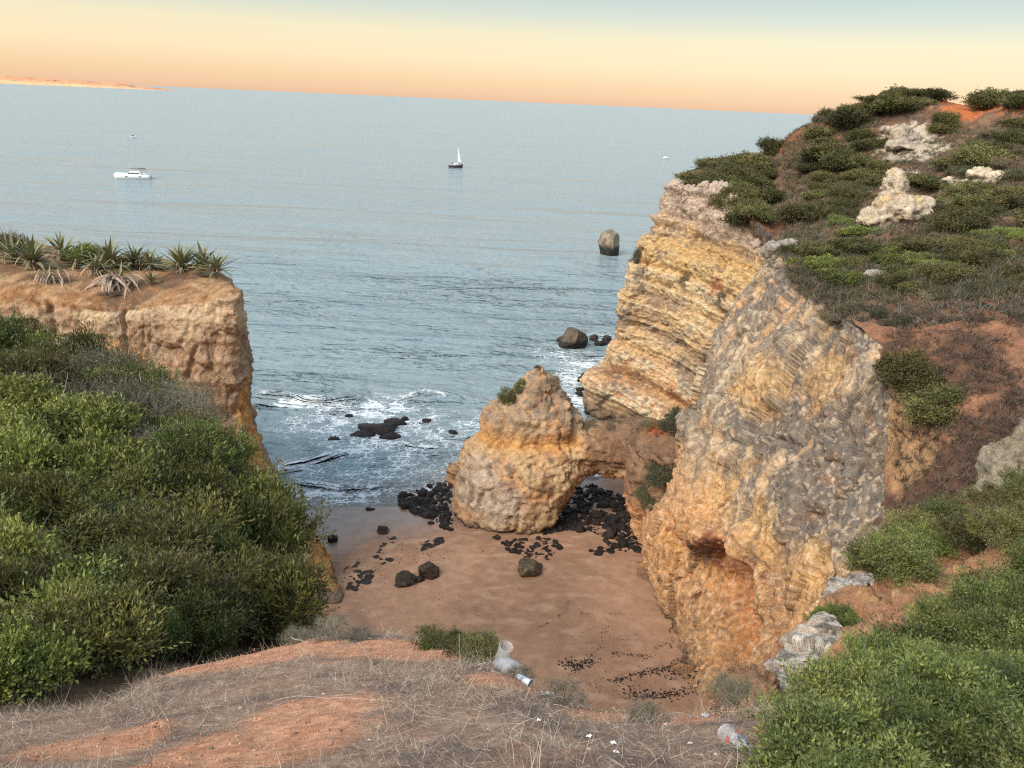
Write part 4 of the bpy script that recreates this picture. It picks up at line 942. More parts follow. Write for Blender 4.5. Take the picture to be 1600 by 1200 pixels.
def foliage(name, seed, lobes, per, ln, wd, pal, rad=1.0, hgt=0.75, lob=0.34, spiky=0.5, bare=0.0):
    g = np.random.default_rng(seed)
    th = g.random(lobes) * 2 * math.pi; rr = np.sqrt(g.random(lobes)) * (rad - lob * .6)
    zz_ = hgt * np.sqrt(np.clip(1 - (rr / rad) ** 2, 0, 1)) * g.uniform(.45, 1.0, lobes)
    cen = np.stack([rr * np.cos(th), rr * np.sin(th), zz_], 1)
    lr = lob * g.uniform(.65, 1.25, lobes)
    n = lobes * per; li = np.repeat(np.arange(lobes), per)
    dv = g.normal(size=(n, 3)); dv /= np.linalg.norm(dv, axis=1)[:, None]; dv[:, 2] = dv[:, 2] * .8 + .15
    rad_ = lr[li] * g.random(n) ** 0.45
    # sprays: leaves gather along short shoots
    sh = g.integers(0, 14, n); shoot = g.normal(size=(lobes, 14, 3)); shoot /= np.linalg.norm(shoot, axis=2)[..., None]; shoot[..., 2] = np.abs(shoot[..., 2]) * .9 + .05
    sdv = shoot[li, sh]; k_ = g.random(n)[:, None]
    pos = cen[li] + np.where(k_ < spiky, sdv * (lr[li] * g.uniform(.3, 1.35, n))[:, None] + g.normal(size=(n, 3)) * .035 * rad, dv * rad_[:, None])
    out = np.where(k_ < spiky, sdv, dv)
    ax = out + g.normal(size=(n, 3)) * .55 + np.array([0, 0, .35])
    cd = pos - cen[li]; cd = cd / (np.linalg.norm(cd, axis=1)[:, None] + 1e-6)
    nr = g.normal(size=(n, 3)) * .38 + np.array([0, 0, .35]) + cd * .9
    pal = np.array([alb(p_) for p_ in pal]); base = pal[g.integers(0, len(pal), lobes)][li]
    other = pal[g.integers(0, len(pal), n)]
    cols = (base * .65 + other * .35) * g.uniform(.7, 1.3, n)[:, None] * np.array([1.06, .98, .68]) * (1 - .22 * (g.random(n) < .3))[:, None]
    keep = (pos[:, 2] > -.15)
    V, Fq, C = leaves(pos[keep], ax[keep], nr[keep], ln * g.uniform(.6, 1.3, keep.sum()), wd * g.uniform(.7, 1.2, keep.sum()), cols[keep])
    return mesh_from(name, V, Fq, C, smooth=False), cen

def tube(pts, rad, n=3):
    pts = np.asarray(pts, float); V, Fq = [], []
    for i, p in enumerate(pts):
        t = pts[min(i + 1, len(pts) - 1)] - pts[max(i - 1, 0)]; t /= np.linalg.norm(t) + 1e-9
        a = np.cross(t, (0.3, 0.5, 0.8)); a /= np.linalg.norm(a) + 1e-9; b_ = np.cross(t, a)
        r_ = rad if np.isscalar(rad) else rad[i]
        for j in range(n):
            an = 2 * math.pi * j / n; V.append(p + (a * math.cos(an) + b_ * math.sin(an)) * r_)
    for i in range(len(pts) - 1):
        for j in range(n): Fq.append((i * n + j, i * n + (j + 1) % n, (i + 1) * n + (j + 1) % n, (i + 1) * n + j))
    return V, Fq

def branches(name, cen, seed, r0=.022, extra=0, twig=.3, col=(110, 94, 80)):
    g = np.random.default_rng(seed); V, Fq = [], []; o = 0
    def add(pts, rad):
        nonlocal o
        v, f = tube(pts, rad); V.extend(v); Fq.extend([tuple(i + o for i in q) for q in f]); o += len(v)
    for cpos in cen[:40]:
        b0 = np.array([g.normal() * .1, g.normal() * .1, -.2]); m_ = (b0 + cpos) / 2 + g.normal(size=3) * .1
        add([b0, m_, cpos + g.normal(size=3) * .05, cpos * 1.12 + g.normal(size=3) * .08], [r0, r0 * .7, r0 * .45, r0 * .2])
    for k in range(extra):
        cpos = cen[g.integers(len(cen))]; d = g.normal(size=3); d[2] = abs(d[2]) * .8; d /= np.linalg.norm(d)
        add([cpos, cpos + d * twig * .5 + g.normal(size=3) * .04, cpos + d * twig * g.uniform(.8, 1.3)], [r0 * .35, r0 * .25, r0 * .12])
    return mesh_from(name, np.array(V), np.array(Fq), np.tile(alb(col), (len(V), 1)))

DARKG = [(94, 94, 60), (112, 110, 64), (80, 82, 54), (130, 124, 74)]
OLIVE = [(92, 98, 56), (116, 118, 60), (86, 90, 50), (136, 132, 66)]
YELG = [(144, 150, 68), (128, 138, 62), (160, 160, 80), (112, 122, 60)]
BRIGHT = [(112, 128, 56), (98, 116, 54), (130, 144, 62), (82, 100, 50)]
LENT = [(96, 112, 58), (112, 128, 62), (134, 146, 72), (80, 96, 54)]
GREYG = [(112, 114, 96), (128, 126, 108), (98, 102, 84), (140, 132, 112)]
DRYB = [(118, 100, 84), (136, 116, 96), (100, 86, 74), (150, 132, 110)]
VAR = {}
def variant(key, mat, seed, bcol=(110, 94, 80), extra=0, r0=.022, twig=.3, **kw):
    me, cen = foliage(key + '_foliage', seed, **kw); me.materials.append(MAT[mat])
    bm_ = branches(key + '_branch', cen, seed + 5, r0, extra, twig, bcol); bm_.materials.append(MAT['dry'])
    VAR.setdefault(key, []).append((me, bm_))
# near shrubs (real leaf sizes, metres)
variant('broad', 'leaf', 301, lobes=34, per=230, ln=.105, wd=.056, pal=YELG, extra=20)
variant('broad', 'leaf', 302, lobes=30, per=240, ln=.10, wd=.054, pal=BRIGHT + YELG[:2], extra=20)
variant('fine', 'leaf', 303, lobes=30, per=360, ln=.085, wd=.030, pal=DARKG + OLIVE[:2], extra=150, twig=.5, bcol=(150, 134, 118), r0=.014, lob=.36, spiky=.7)
variant('fine', 'leaf', 304, lobes=28, per=340, ln=.09, wd=.032, pal=OLIVE, extra=120, twig=.5, bcol=(150, 134, 118), r0=.014, lob=.38, spiky=.75)
variant('fine', 'leaf', 308, lobes=34, per=300, ln=.085, wd=.03, pal=BRIGHT[1:] + DARKG[:2], extra=30, spiky=.8)
variant('greyscrub', 'leaf', 305, lobes=30, per=150, ln=.07, wd=.016, pal=GREYG + DARKG[:1], extra=420, r0=.02, twig=.45, bcol=(150, 138, 126), spiky=.8)
variant('lentisk', 'leaf', 306, lobes=46, per=250, ln=.072, wd=.031, pal=LENT, extra=20, spiky=.8, lob=.25)
variant('lentisk', 'leaf', 307, lobes=46, per=250, ln=.066, wd=.029, pal=LENT[1:] + BRIGHT[:1], extra=20, spiky=.8, lob=.24)
# hillside bushes (leaf sprays drawn as one face each)
variant('hill', 'farleaf', 311, lobes=30, per=330, ln=.085, wd=.05, pal=DARKG, hgt=.7, lob=.36, spiky=.5)
variant('hill', 'farleaf', 312, lobes=32, per=300, ln=.08, wd=.048, pal=DARKG + OLIVE[:1], hgt=.65, lob=.32, spiky=.6, extra=20)
variant('hill', 'farleaf', 313, lobes=28, per=330, ln=.085, wd=.048, pal=OLIVE[::2] + DARKG, hgt=.8, lob=.36, spiky=.5)
variant('hillgreen', 'farleaf', 314, lobes=28, per=330, ln=.08, wd=.05, pal=BRIGHT[:3] + YELG[:1], hgt=.6, lob=.34)
variant('hilldry', 'farleaf', 315, lobes=26, per=170, ln=.10, wd=.022, pal=DRYB + GREYG[:2], hgt=.5, lob=.34, spiky=.9, extra=260, r0=.03, twig=.4, bcol=(124, 108, 94))
variant('hillgrey', 'farleaf', 316, lobes=26, per=280, ln=.08, wd=.04, pal=[(106, 108, 88), (92, 98, 80), (80, 88, 68)], hgt=.6, lob=.32, extra=120, twig=.35)

def shrub(key, name, pos, sc, label, group=None, cat='shrub', hs=1.0, tilt=None):
    me, br_ = random.choice(VAR[key])
    r_ = empty(name, pos, (random.uniform(-.12, .12), random.uniform(-.12, .12), random.uniform(0, 6.28)), (sc, sc * random.uniform(.85, 1.15), sc * hs * random.uniform(.85, 1.15)))
    if tilt is not None:
        q = Vector((0, 0, 1)).lerp(Vector(tilt), 0.6).to_track_quat('Z', 'Y'); r_.rotation_euler = (q @ Euler((0, 0, random.uniform(0, 6.28))).to_quaternion()).to_euler()
    tag(r_, label, cat, group)
    link('foliage', me, None, r_); link('branch', br_, None, r_)
    return r_

def spread(Pg, n_try, rfun, ok, maxn):
    """Poisson-like choice of places on a terrain grid."""
    G = Pg.reshape(-1, 3); px, py = proj(G); out = []
    idx = rng.permutation(len(G))[:n_try]
    for i in idx:
        p = G[i]; k_ = ok(px[i], py[i], p)
        if not k_: continue
        r_ = rfun(p, k_)
        if all((p[0] - q[0][0]) ** 2 + (p[1] - q[0][1]) ** 2 + (p[2] - q[0][2]) ** 2 > (0.5 * (r_ + q[1])) ** 2 for q in out):
            out.append((p, r_, k_, px[i], py[i]))
            if len(out) >= maxn: break
    return out

# left shrubs
def ok_left(x, y, p):
    if not (-190 < x < 545 and y < 1130 and p[1] > 3.0): return None
    if y > 1092 - 0.22 * max(x, 0): return None
    if p[0] > 0.0 or x > np.interp(y, [600, 690, 780, 870, 960, 1010], [235, 300, 360, 408, 446, 470]): return None
    if ((x - 400) / 95) ** 2 + ((y - 935) / 24) ** 2 < 1 or ((x - 150) / 60) ** 2 + ((y - 915) / 22) ** 2 < 1: return None
    d1 = math.hypot(x - 290, y - 650)
    if d1 < 95 and random.random() < .75: return 'greyscrub'
    if 60 < x < 220 and 600 < y < 680 and random.random() < .5: return 'greyscrub'
    if x < 170 and 660 < y < 880 and random.random() < .85: return 'broad'
    if y > 850: return 'fine' if x > 170 else random.choice(('fine', 'broad'))
    return random.choice(('fine', 'fine', 'fine', 'broad'))
LBL = {'broad': 'leafy yellow green shrub in the thicket covering the left slope', 'fine': 'fine leaved dark green shrub in the thicket covering the left slope', 'greyscrub': 'grey half bare twiggy shrub in the thicket covering the left slope'}
GRP = {'broad': 'broad leaved shrubs of the left thicket', 'fine': 'fine leaved shrubs of the left thicket', 'greyscrub': 'grey twiggy shrubs of the left thicket'}
LEFTB, RIGHTB, HILLB = [], [], []
KIND1 = {'broad': 'leafy yellow green shrub', 'fine': 'fine leaved dark green shrub', 'greyscrub': 'grey half bare shrub'}
KIND2 = {'hill': 'dense dark green bush', 'hillgreen': 'bright green bush', 'hilldry': 'dry brown bush', 'hillgrey': 'grey green bush'}
sel = spread(LS_P, 26000, lambda p, k_: np.interp(p[1], [3, 6, 12, 25, 38], [.40, .75, 1.25, 1.75, 2.1]), ok_left, 130)
for p, r_, k_, x, y in sel:
    o = shrub(k_, {'broad': 'broad_leaved_shrub', 'fine': 'fine_leaved_shrub', 'greyscrub': 'twiggy_shrub'}[k_], p + W(0, 0, -.05), r_ * random.uniform(.7, 1.05), LBL[k_], GRP[k_], hs=random.uniform(.7, 1.45)); LEFTB.append((o, KIND1[k_], x, y))
print('left shrubs', len(sel))

# right shrubs
def ok_right(x, y, p):
    if p[1] < 1.2 or x > 1760 or y > 1420: return None
    lower = y > np.interp(x, [1150, 1200, 1300, 1400, 1500, 1620, 1760], [1212, 1192, 1150, 1085, 1012, 932, 828])
    band = np.interp(x, [1380, 1480, 1600, 1760], [872, 818, 775, 700]) < y < np.interp(x, [1380, 1480, 1600, 1760], [893, 868, 838, 740])
    if x < np.interp(y, [1080, 1150, 1250], [1150, 1215, 1260]): return None
    return 'lentisk' if lower else ('fine' if band and x > 1372 else None)
sel = spread(RS_P, 30000, lambda p, k_: (np.interp(p[1], [1.2, 2.5, 5, 9, 14], [.22, .36, .5, .6, .7])), ok_right, 130)
for p, r_, k_, x, y in sel:
    if k_ == 'lentisk': o = shrub(k_, 'evergreen_shrub', p + W(0, 0, -.04), r_ * 1.0, 'dense glossy green shrub in the thicket at the lower right corner', 'shrubs of the lower right thicket', hs=.85)
    else: o = shrub(k_, 'slope_shrub', p + W(0, 0, -.05), r_ * .9, 'low green shrub on the bank behind the orange earth face', 'shrubs on the right bank', hs=.7)
    RIGHTB.append((o, 'dense glossy green shrub' if k_ == 'lentisk' else 'low green bank shrub', x, y))
print('right shrubs', len(sel))
p, n = hit(1303, 985); shrub('lentisk', 'rock_shrub', p, .30, 'small dark shrub growing on the pinkish white slab')
p, n = hit(1140, 1098); shrub('greyscrub', 'rock_shrub', p, .16, 'tiny grey tuft at the bottom of the white slab')

# hill bushes
def ok_hill(x, y, p):
    if not (1040 < x < 1680 and y < 560): return None
    bare_ = [(1412, 212, 56, 36), (1440, 248, 36, 24), (1405, 275, 24, 18), (1490, 288, 30, 16), (1600, 292, 30, 14), (1400, 330, 62, 40), (1470, 168, 34, 16), (1530, 186, 44, 24), (1215, 350, 32, 48), (1235, 300, 42, 50), (1250, 225, 34, 26), (1545, 275, 34, 12), (1370, 437, 22, 16), (1290, 370, 50, 22)]
    for bx_, by_, rx, ry in bare_:
        if ((x - bx_) / rx) ** 2 + ((y - by_) / ry) ** 2 < 1: return None
    if x < 1075 and y > 300: return None
    if y > np.interp(x, [1200, 1260, 1330, 1400, 1500, 1600, 1700], [385, 455, 515, 520, 512, 500, 500]): return None
    if y > np.interp(x, [1200, 1300, 1400, 1500, 1600, 1700], [380, 445, 455, 450, 440, 440]): return random.choice(('hilldry', 'hilldry', 'hillgrey'))
    if 1260 < x < 1420 and 400 < y < 440: return random.choice(('hillgreen', 'hill', 'hillgreen'))
    if 1250 < x < 1480 and 345 < y < 450: return random.choice(('hill', 'hill', 'hillgreen', 'hillgrey'))
    if x > 1470 and 360 < y < 430: return 'hillgreen' if random.random() < .3 else 'hill'
    if x > 1480 and 190 < y < 350: return random.choice(('hill', 'hill', 'hilldry', 'hillgrey'))
    if random.random() < .1: return 'hilldry'
    return 'hill'
LB2 = {'hill': 'dense dark green bush on the hillside above the cliffs', 'hillgreen': 'bright green bush on the hillside above the middle cliff', 'hilldry': 'dry brown bush on the hillside above the cliffs', 'hillgrey': 'grey green bush on the hillside above the cliffs'}
sel = spread(HILL_P, 30000, lambda p, k_: np.interp(p[1], [35, 50, 70, 110], [.75, 1.15, 1.75, 2.35]) * random.uniform(.7, 1.3) * (.75 if k_ in ('hilldry', 'hillgrey') else 1), ok_hill, 300)
for p, r_, k_, x, y in sel:
    o = shrub(k_, {'hill': 'hillside_bush', 'hillgreen': 'green_bush', 'hilldry': 'dry_bush', 'hillgrey': 'grey_bush'}[k_], p + W(0, 0, -.3), r_ * 1.14, LB2[k_], LB2[k_].replace('bush', 'bushes'), hs=random.uniform(.55, .9) * (.75 if y < 190 else 1) if k_ == 'hill' else random.uniform(.5, .8)); HILLB.append((o, KIND2[k_], x, y))
print('hill shrubs', len(sel))
# bushes one can single out
for key, nm, px, py, sc, hs, lb in [
    ('hill', 'hillside_bush', 1130, 287, 2.3, .7, 'wide dark green bush on the rim of the far cliff'), ('hill', 'hillside_bush', 1190, 318, 2.8, .8, 'dark green bush hanging over the right end of the far cliff rim'), ('hilldry', 'dry_bush', 1073, 288, 1.1, .8, 'small brown bush between the rim boulders of the far cliff'),
    ('hill', 'hillside_bush', 1330, 178, 2.2, .8, 'dark rounded bush on the left shoulder of the hill crest'), ('hill', 'hillside_bush', 1425, 166, 1.9, .75, 'tall dark bush at the middle of the hill crest'), ('hill', 'hillside_bush', 1548, 166, 2.4, .9, 'large bush on the crest right of the orange earth'), ('hill', 'hillside_bush', 1596, 166, 2.2, .85, 'large bush on the crest at the right edge'),
    ('hillgreen', 'green_bush', 1300, 425, 1.5, .6, 'yellow green cushion bush above the middle cliff face')]:
    p, n = hit(px, py)
    if p is not None: shrub(key, nm, p + W(0, 0, -.3), sc, lb, hs=hs)
for key, nm, px, py, sc, hs, lb in [
    ('hill', 'gully_bush', 1415, 590, 1.5, 1.0, 'upper dark green bush on the edge of the red gully'), ('hill', 'gully_bush', 1460, 645, 1.35, 1.0, 'lower dark green bush hanging in the red gully'), ('hill', 'gully_bush', 1440, 612, 1.2, 1.0, 'middle dark green bush in the red gully'),
    ('hillgrey', 'grey_bush', 1028, 738, 1.5, .7, 'grey green bush on the right end of the arch bridge'), ('hillgrey', 'grey_bush', 1052, 660, 1.4, .7, 'grey green bush behind the arch against the middle cliff'), ('hillgrey', 'grey_bush', 1012, 780, 1.2, .7, 'dark grey bush on the leg of the arch'),
    ('hill', 'cliff_bush', 792, 622, 1.0, .7, 'dark green bush on the left shoulder of the arch stack'), ('hill', 'cliff_bush', 812, 604, .7, .6, 'small dark bush just under the top of the arch stack'), ('hilldry', 'cliff_bush', 866, 602, .8, .8, 'brown bush on the right of the arch stack top'), ('hilldry', 'cliff_bush', 838, 572, .35, .8, 'tiny tuft on the very top of the arch stack'), ('hilldry', 'cliff_bush', 918, 662, .9, .6, 'brown bush where the arch bridge begins'), ('hilldry', 'cliff_bush', 960, 668, .9, .5, 'brown bush on top of the arch bridge'),
    ('hilldry', 'cliff_bush', 1000, 395, .9, 1.2, 'dark bush clinging high on the far cliff edge'), ('hilldry', 'cliff_bush', 992, 410, .8, 1.0, 'dark bush below the highest one on the far cliff edge'), ('hilldry', 'cliff_bush', 974, 435, .7, .9, 'small dark bush halfway down the far cliff edge'), ('hilldry', 'cliff_bush', 1070, 440, .9, .6, 'brown tuft in the middle of the far cliff face'), ('hilldry', 'cliff_bush', 1125, 470, 1.0, .5, 'brown tuft near the right end of the far cliff face'),
    ('hilldry', 'cliff_bush', 1005, 665, .8, .6, 'brown bush at the foot of the far cliff')]:
    p, n = hit(px, py)
    if p is not None: shrub(key, nm, p - np.array(n) * .15, sc, lb, hs=hs, tilt=n)
RANK = ['nearest', 'second nearest', 'third nearest', 'fourth nearest', 'fifth nearest', 'sixth nearest']
def place_labels(things, marks):
    """Give every bush of a mass its own label: kind, landmark, side and how near."""
    slots = {}
    for o, kind_, x, y in things:
        j = min(range(len(marks)), key=lambda k: math.hypot(x - marks[k][1], y - marks[k][2])); nm, mx, my = marks[j]; dx, dy = x - mx, y - my
        side = ('above' if dy < 0 else 'below') if abs(dy) > 2.4 * abs(dx) else (('left of' if dx < 0 else 'right of') if abs(dx) > 2.4 * abs(dy) else ('above left of ' if dy < 0 and dx < 0 else 'above right of' if dy < 0 else 'below left of' if dx < 0 else 'below right of'))
        slots.setdefault((kind_, side.strip(), nm), []).append((math.hypot(dx, dy), o))
    for (kind_, side, nm), l in slots.items():
        l.sort(key=lambda q: q[0])
        for i_, (_, o) in enumerate(l): o['label'] = f'{kind_} {side} {nm}' + ('' if len(l) == 1 else f', {RANK[min(i_, 5)]}' if i_ < 5 else ', furthest ones')
place_labels(HILLB, [('the high pale outcrop', 1415, 215), ('the jutting pale crag', 1400, 330), ('the orange crest earth', 1485, 172), ('the small pale rocks', 1548, 275), ('the far cliff rim', 1120, 300), ('the grey tip rock', 1215, 388), ('the small grey rock', 1370, 437), ('the dark green hollow', 1550, 390), ('the bare brown gap', 1240, 300), ('the top right corner', 1600, 160)])
place_labels(LEFTB, [('the pale flat rock', 120, 555), ('the brown headland face', 330, 600), ('the left picture edge', 0, 760), ('the grey dry patch', 290, 650), ('the dark hollow', 400, 930), ('the bare orange slope', 300, 1050), ('the thicket centre', 240, 800), ('the lower left corner', 0, 1030)])
place_labels(RIGHTB, [('the printed cup', 1145, 1158), ('the white slab', 1240, 1060), ('the whitish knob', 1330, 910), ('the grey yellow rock', 1580, 760), ('the orange earth bank', 1420, 960), ('the bottom right corner', 1590, 1180), ('the right edge', 1600, 960)])
# shrubs and agaves on the left headland
for key, nm, px, py, sc, hs, lb in [('hilldry', 'dry_bush', 12, 392, 1.5, 1.3, 'grey brown bush at the far left of the headland top'), ('hilldry', 'dry_bush', 42, 392, .9, 1.4, 'thin dry bush behind the leftmost agave'), ('hillgreen', 'green_bush', 136, 412, 1.75, 1.15, 'round yellow green bush among the agaves'), ('hilldry', 'dry_bush', 322, 432, .8, .6, 'brown tuft at the tip of the headland'), ('hilldry', 'dry_bush', 170, 462, .9, .4, 'dry tuft below the dead agave leaves'), ('hill', 'headland_bush', 30, 505, 1.1, .5, 'low dark bush at the foot of the orange bank')]:
    p, n = hit(px, py)
    if p is not None: shrub(key, nm, p, sc, lb, hs=hs)

def blade_mesh(name, bend, droop, c1, c2, w0=.058, seg=7):
    V, Fq, C = [], [], []
    for i in range(seg + 1):
        t = i / seg; w_ = w0 * (0.55 + 1.1 * t * (1 - t) * 1.9) * (1 - t ** 3) + .002
        ang = bend * t + droop * t * t; x = t * math.cos(ang * .5); z = t * math.sin(-ang * .5)
        for s, dz in ((-1, .35), (0, 0), (1, .35)): V.append((x, s * w_, z + dz * w_)); C.append(alb(c1) * (1 - t) + alb(c2) * t)
    for i in range(seg):
        for j in (0, 1): Fq.append((i * 3 + j, i * 3 + j + 1, (i + 1) * 3 + j + 1, (i + 1) * 3 + j))
    me = mesh_from(name, V, np.array(Fq), C); me.materials.append(MAT['blade']); return me
GB = [blade_mesh('agave_leaf', .15, .2, (140, 132, 84), (118, 124, 76)), blade_mesh('agave_leaf', .35, .5, (150, 136, 92), (128, 126, 80)), blade_mesh('agave_leaf', 0, .1, (122, 122, 72), (142, 142, 86))]
DB = [blade_mesh('dead_leaf', .5, .9, (150, 120, 96), (186, 160, 132), .036), blade_mesh('dead_leaf', .8, .3, (136, 104, 84), (198, 178, 154), .035)]
def agave(px, py, n, ln, dead, dlen, label):
    p, nn = hit(px, py)
    ln *= 1.45; dlen *= 1.35
    r_ = tag(empty('agave', p + W(0, 0, .15)), label, 'agave', 'agaves on the left headland')
    n = int(n * 1.5); dead = int(dead * 1.4)
    for k in range(n):
        az = k * 2.39996 + random.uniform(-.2, .2); f = (k + .5) / n; el = R(8 + 72 * f) + random.uniform(-.1, .1)
        o = link('leaf', random.choice(GB), None, r_); s = ln * random.uniform(.75, 1.1) * (1 - .2 * f); o.scale = (s, s, s)
        o.rotation_euler = Euler((random.uniform(-.2, .2), -el, az)); o.location = (0, 0, .12 * f)
    for k in range(dead):
        az = random.gauss(math.pi * 1.5, .75)
        o = link('dead_leaf', random.choice(DB), None, r_); s = dlen * random.uniform(.35, .85); o.scale = (s, s, s)
        o.rotation_euler = Euler((random.uniform(-.6, .6), R(random.uniform(-15, 50)), az)); w_ = .35 if dead < 30 else .95; o.location = (random.uniform(-w_, w_), random.uniform(-.3, .5), random.uniform(0, .7))
    return r_
for a_ in [(128, 420, 22, 1.5, 14, 1.4, 'agave in front of the round yellow green bush'), (152, 428, 20, 1.3, 20, 1.5, 'half dead agave left of the skirt of dead leaves'), (234, 422, 22, 1.4, 12, 1.3, 'agave at the right end of the long row'), (22, 408, 20, 1.6, 10, 1.2, 'agave half hidden at the left picture edge'), (52, 416, 30, 1.9, 16, 1.6, 'big green agave at the left end of the headland row'), (98, 404, 16, 1.9, 18, 1.7, 'upright agave between the leftmost one and the round bush'), (172, 418, 34, 1.9, 10, 1.7, 'agave standing right beside the round yellow green bush'), (188, 446, 6, 1.3, 80, 2.1, 'agave almost wholly dead with a skirt of pale dry leaves'), (212, 416, 26, 1.6, 10, 1.3, 'agave above the skirt of dead leaves'), (78, 440, 6, 1.0, 36, 1.6, 'short agave with grey dead leaves hanging down the orange bank'),
           (284, 424, 28, 1.8, 14, 1.2, 'fresh agave left of the pair at the headland tip'), (318, 420, 26, 1.6, 4, 1.0, 'agave in the middle of the headland tip'), (338, 428, 18, 1.6, 8, 1.0, 'agave at the very edge of the headland tip'), (237, 444, 20, .75, 0, .5, 'small green agave lower on the bank'), (250, 418, 10, .9, 3, .8, 'little agave in the gap on the skyline')]:
    agave(*a_)

# dry scrub and grass as masses nobody could count
def strips(base, dirs, ln, wd, cols, sag=.35, seg=3):
    """Thin bent ribbons from base points along dirs."""
    n = len(base); dirs = dirs / np.linalg.norm(dirs, axis=1)[:, None]
    sd_ = np.cross(dirs, rng.normal(size=(n, 3))); sd_ /= np.linalg.norm(sd_, axis=1)[:, None]
    bend = np.cross(dirs, sd_) * rng.normal(size=(n, 1)) * sag; V = []
    for i in range(seg + 1):
        t = i / seg; c_ = base + (dirs * t + bend * t * t) * ln[:, None]; w_ = (wd * (1 - .75 * t))[:, None]
        V += [c_ - sd_ * w_, c_ + sd_ * w_]
    V = np.stack(V, 1); m_ = 2 * (seg + 1)
    f0 = np.array([[2 * i, 2 * i + 1, 2 * i + 3, 2 * i + 2] for i in range(seg)])
    Fq = (np.arange(n)[:, None, None] * m_ + f0[None]).reshape(-1, 4)
    return V.reshape(-1, 3), Fq, np.repeat(cols, m_, 0)

def tufts(name, Pg, n, blades, ln, wd, pal, ok, label, spreadr=.25):
    G = Pg.reshape(-1, 3); px, py = proj(G); idx = rng.integers(0, len(G), n * 4); idx = [i for i in idx if ok(px[i], py[i], G[i])][:n]
    b0 = np.repeat(G[idx], blades, 0); b0 = b0 + rng.normal(size=b0.shape) * np.array([spreadr, spreadr, .03]) * .5
    d = rng.normal(size=b0.shape) * .7 + np.array([0, 0, .8]); pal = np.array([alb(q) for q in pal])
    tc_ = np.repeat(pal[rng.integers(0, len(pal), len(idx))], blades, 0) * rng.uniform(.7, 1.25, (len(b0), 1))
    sc = np.repeat(rng.uniform(.6, 1.3, len(idx)), blades)
    V, Fq, C = strips(b0, d, ln * sc * rng.uniform(.6, 1.2, len(b0)), np.full(len(b0), wd), tc_)
    return tag(link(name, mesh_from(name, V, Fq, C, smooth=False), MAT['dry']), label, kind='stuff')
tufts('dry_scrub', HILL_P, 6500, 14, .42, .02, DRYB + GREYG[:2] + [(96, 78, 66)], lambda x, y, p: 1050 < x < 1660 and not (((x - 1412) / 40) ** 2 + ((y - 212) / 26) ** 2 < 1 or ((x - 1500) / 70) ** 2 + ((y - 178) / 22) ** 2 < 1), 'dry brown scrub between the hillside bushes')
tufts('ground_cover', HILL_P, 5200, 14, .40, .028, [(92, 96, 58), (78, 82, 52), (112, 108, 66), (100, 90, 68)], lambda x, y, p: 1225 < x < 1660 and y < 470 and not (((x - 1412) / 44) ** 2 + ((y - 212) / 30) ** 2 < 1 or ((x - 1500) / 80) ** 2 + ((y - 178) / 26) ** 2 < 1 or ((x - 1400) / 56) ** 2 + ((y - 328) / 34) ** 2 < 1), 'low green brown ground cover between the hillside bushes', .5)
tufts('dry_scrub', GUL_P, 1300, 10, .35, .022, [(96, 76, 64), (110, 88, 72), (82, 66, 56)], lambda x, y, p: 1395 < x < 1640 and (fbm(p, .25, 3, off=81) > .0 or y > 640), 'dark dry scrub on the gully slope')
GA = V  # (keeps the name of the last mesh free)

# foreground dry grass
G = FG_P.reshape(-1, 3); gb = FG_BARE.reshape(-1); px, py = proj(G)
dens = np.clip(1 - gb * 1.25, 0.02, 1) * sstep(-.45, .15, fbm(G, 1.7, 3, off=171)) 
w_ = np.where((px > -120) & (px < 1340) & (py > 930) & (py < 1300) & (G[:, 1] > .9) & (G[:, 1] < 7.5), dens, 0)
cell = np.linalg.norm(np.gradient(FG_P, axis=0), axis=-1).reshape(-1) * np.linalg.norm(np.gradient(FG_P, axis=1), axis=-1).reshape(-1)
w_ = w_ * cell; w_ /= w_.sum()
nb = 70000
i = rng.choice(len(G), nb, p=w_); b0 = G[i] + rng.normal(size=(nb, 3)) * np.array([.025, .025, .004])
d = rng.normal(size=(nb, 3)) * np.array([1, 1, .35]) + np.array([0, 0, .28])
pal = np.array([alb(q) for q in [(184, 162, 140), (146, 128, 114), (206, 184, 156), (118, 104, 97), (166, 140, 118), (220, 204, 176)]])
V, Fq, C = strips(b0, d, rng.uniform(.02, .085, nb), rng.uniform(.0005, .0012, nb), pal[rng.integers(0, len(pal), nb)] * rng.uniform(.8, 1.15, (nb, 1)), .9, 4)
tag(link('dry_grass', mesh_from('dry_grass', V, Fq, C, smooth=False), MAT['dry']), 'dead grey brown grass thatch on the foreground slope', kind='stuff')
nb = 900
i = rng.choice(len(G), nb, p=w_); b0 = G[i]
d = rng.normal(size=(nb, 3)) * np.array([.5, .5, .2]) + np.array([0, 0, .9])
V, Fq, C = strips(b0, d, rng.uniform(.05, .18, nb), rng.uniform(.0006, .0012, nb), pal[rng.integers(0, len(pal), nb)], .3, 3)
tag(link('grass_stalks', mesh_from('grass_stalks', V, Fq, C, smooth=False), MAT['dry']), 'thin upright dead stalks on the foreground slope', kind='stuff')
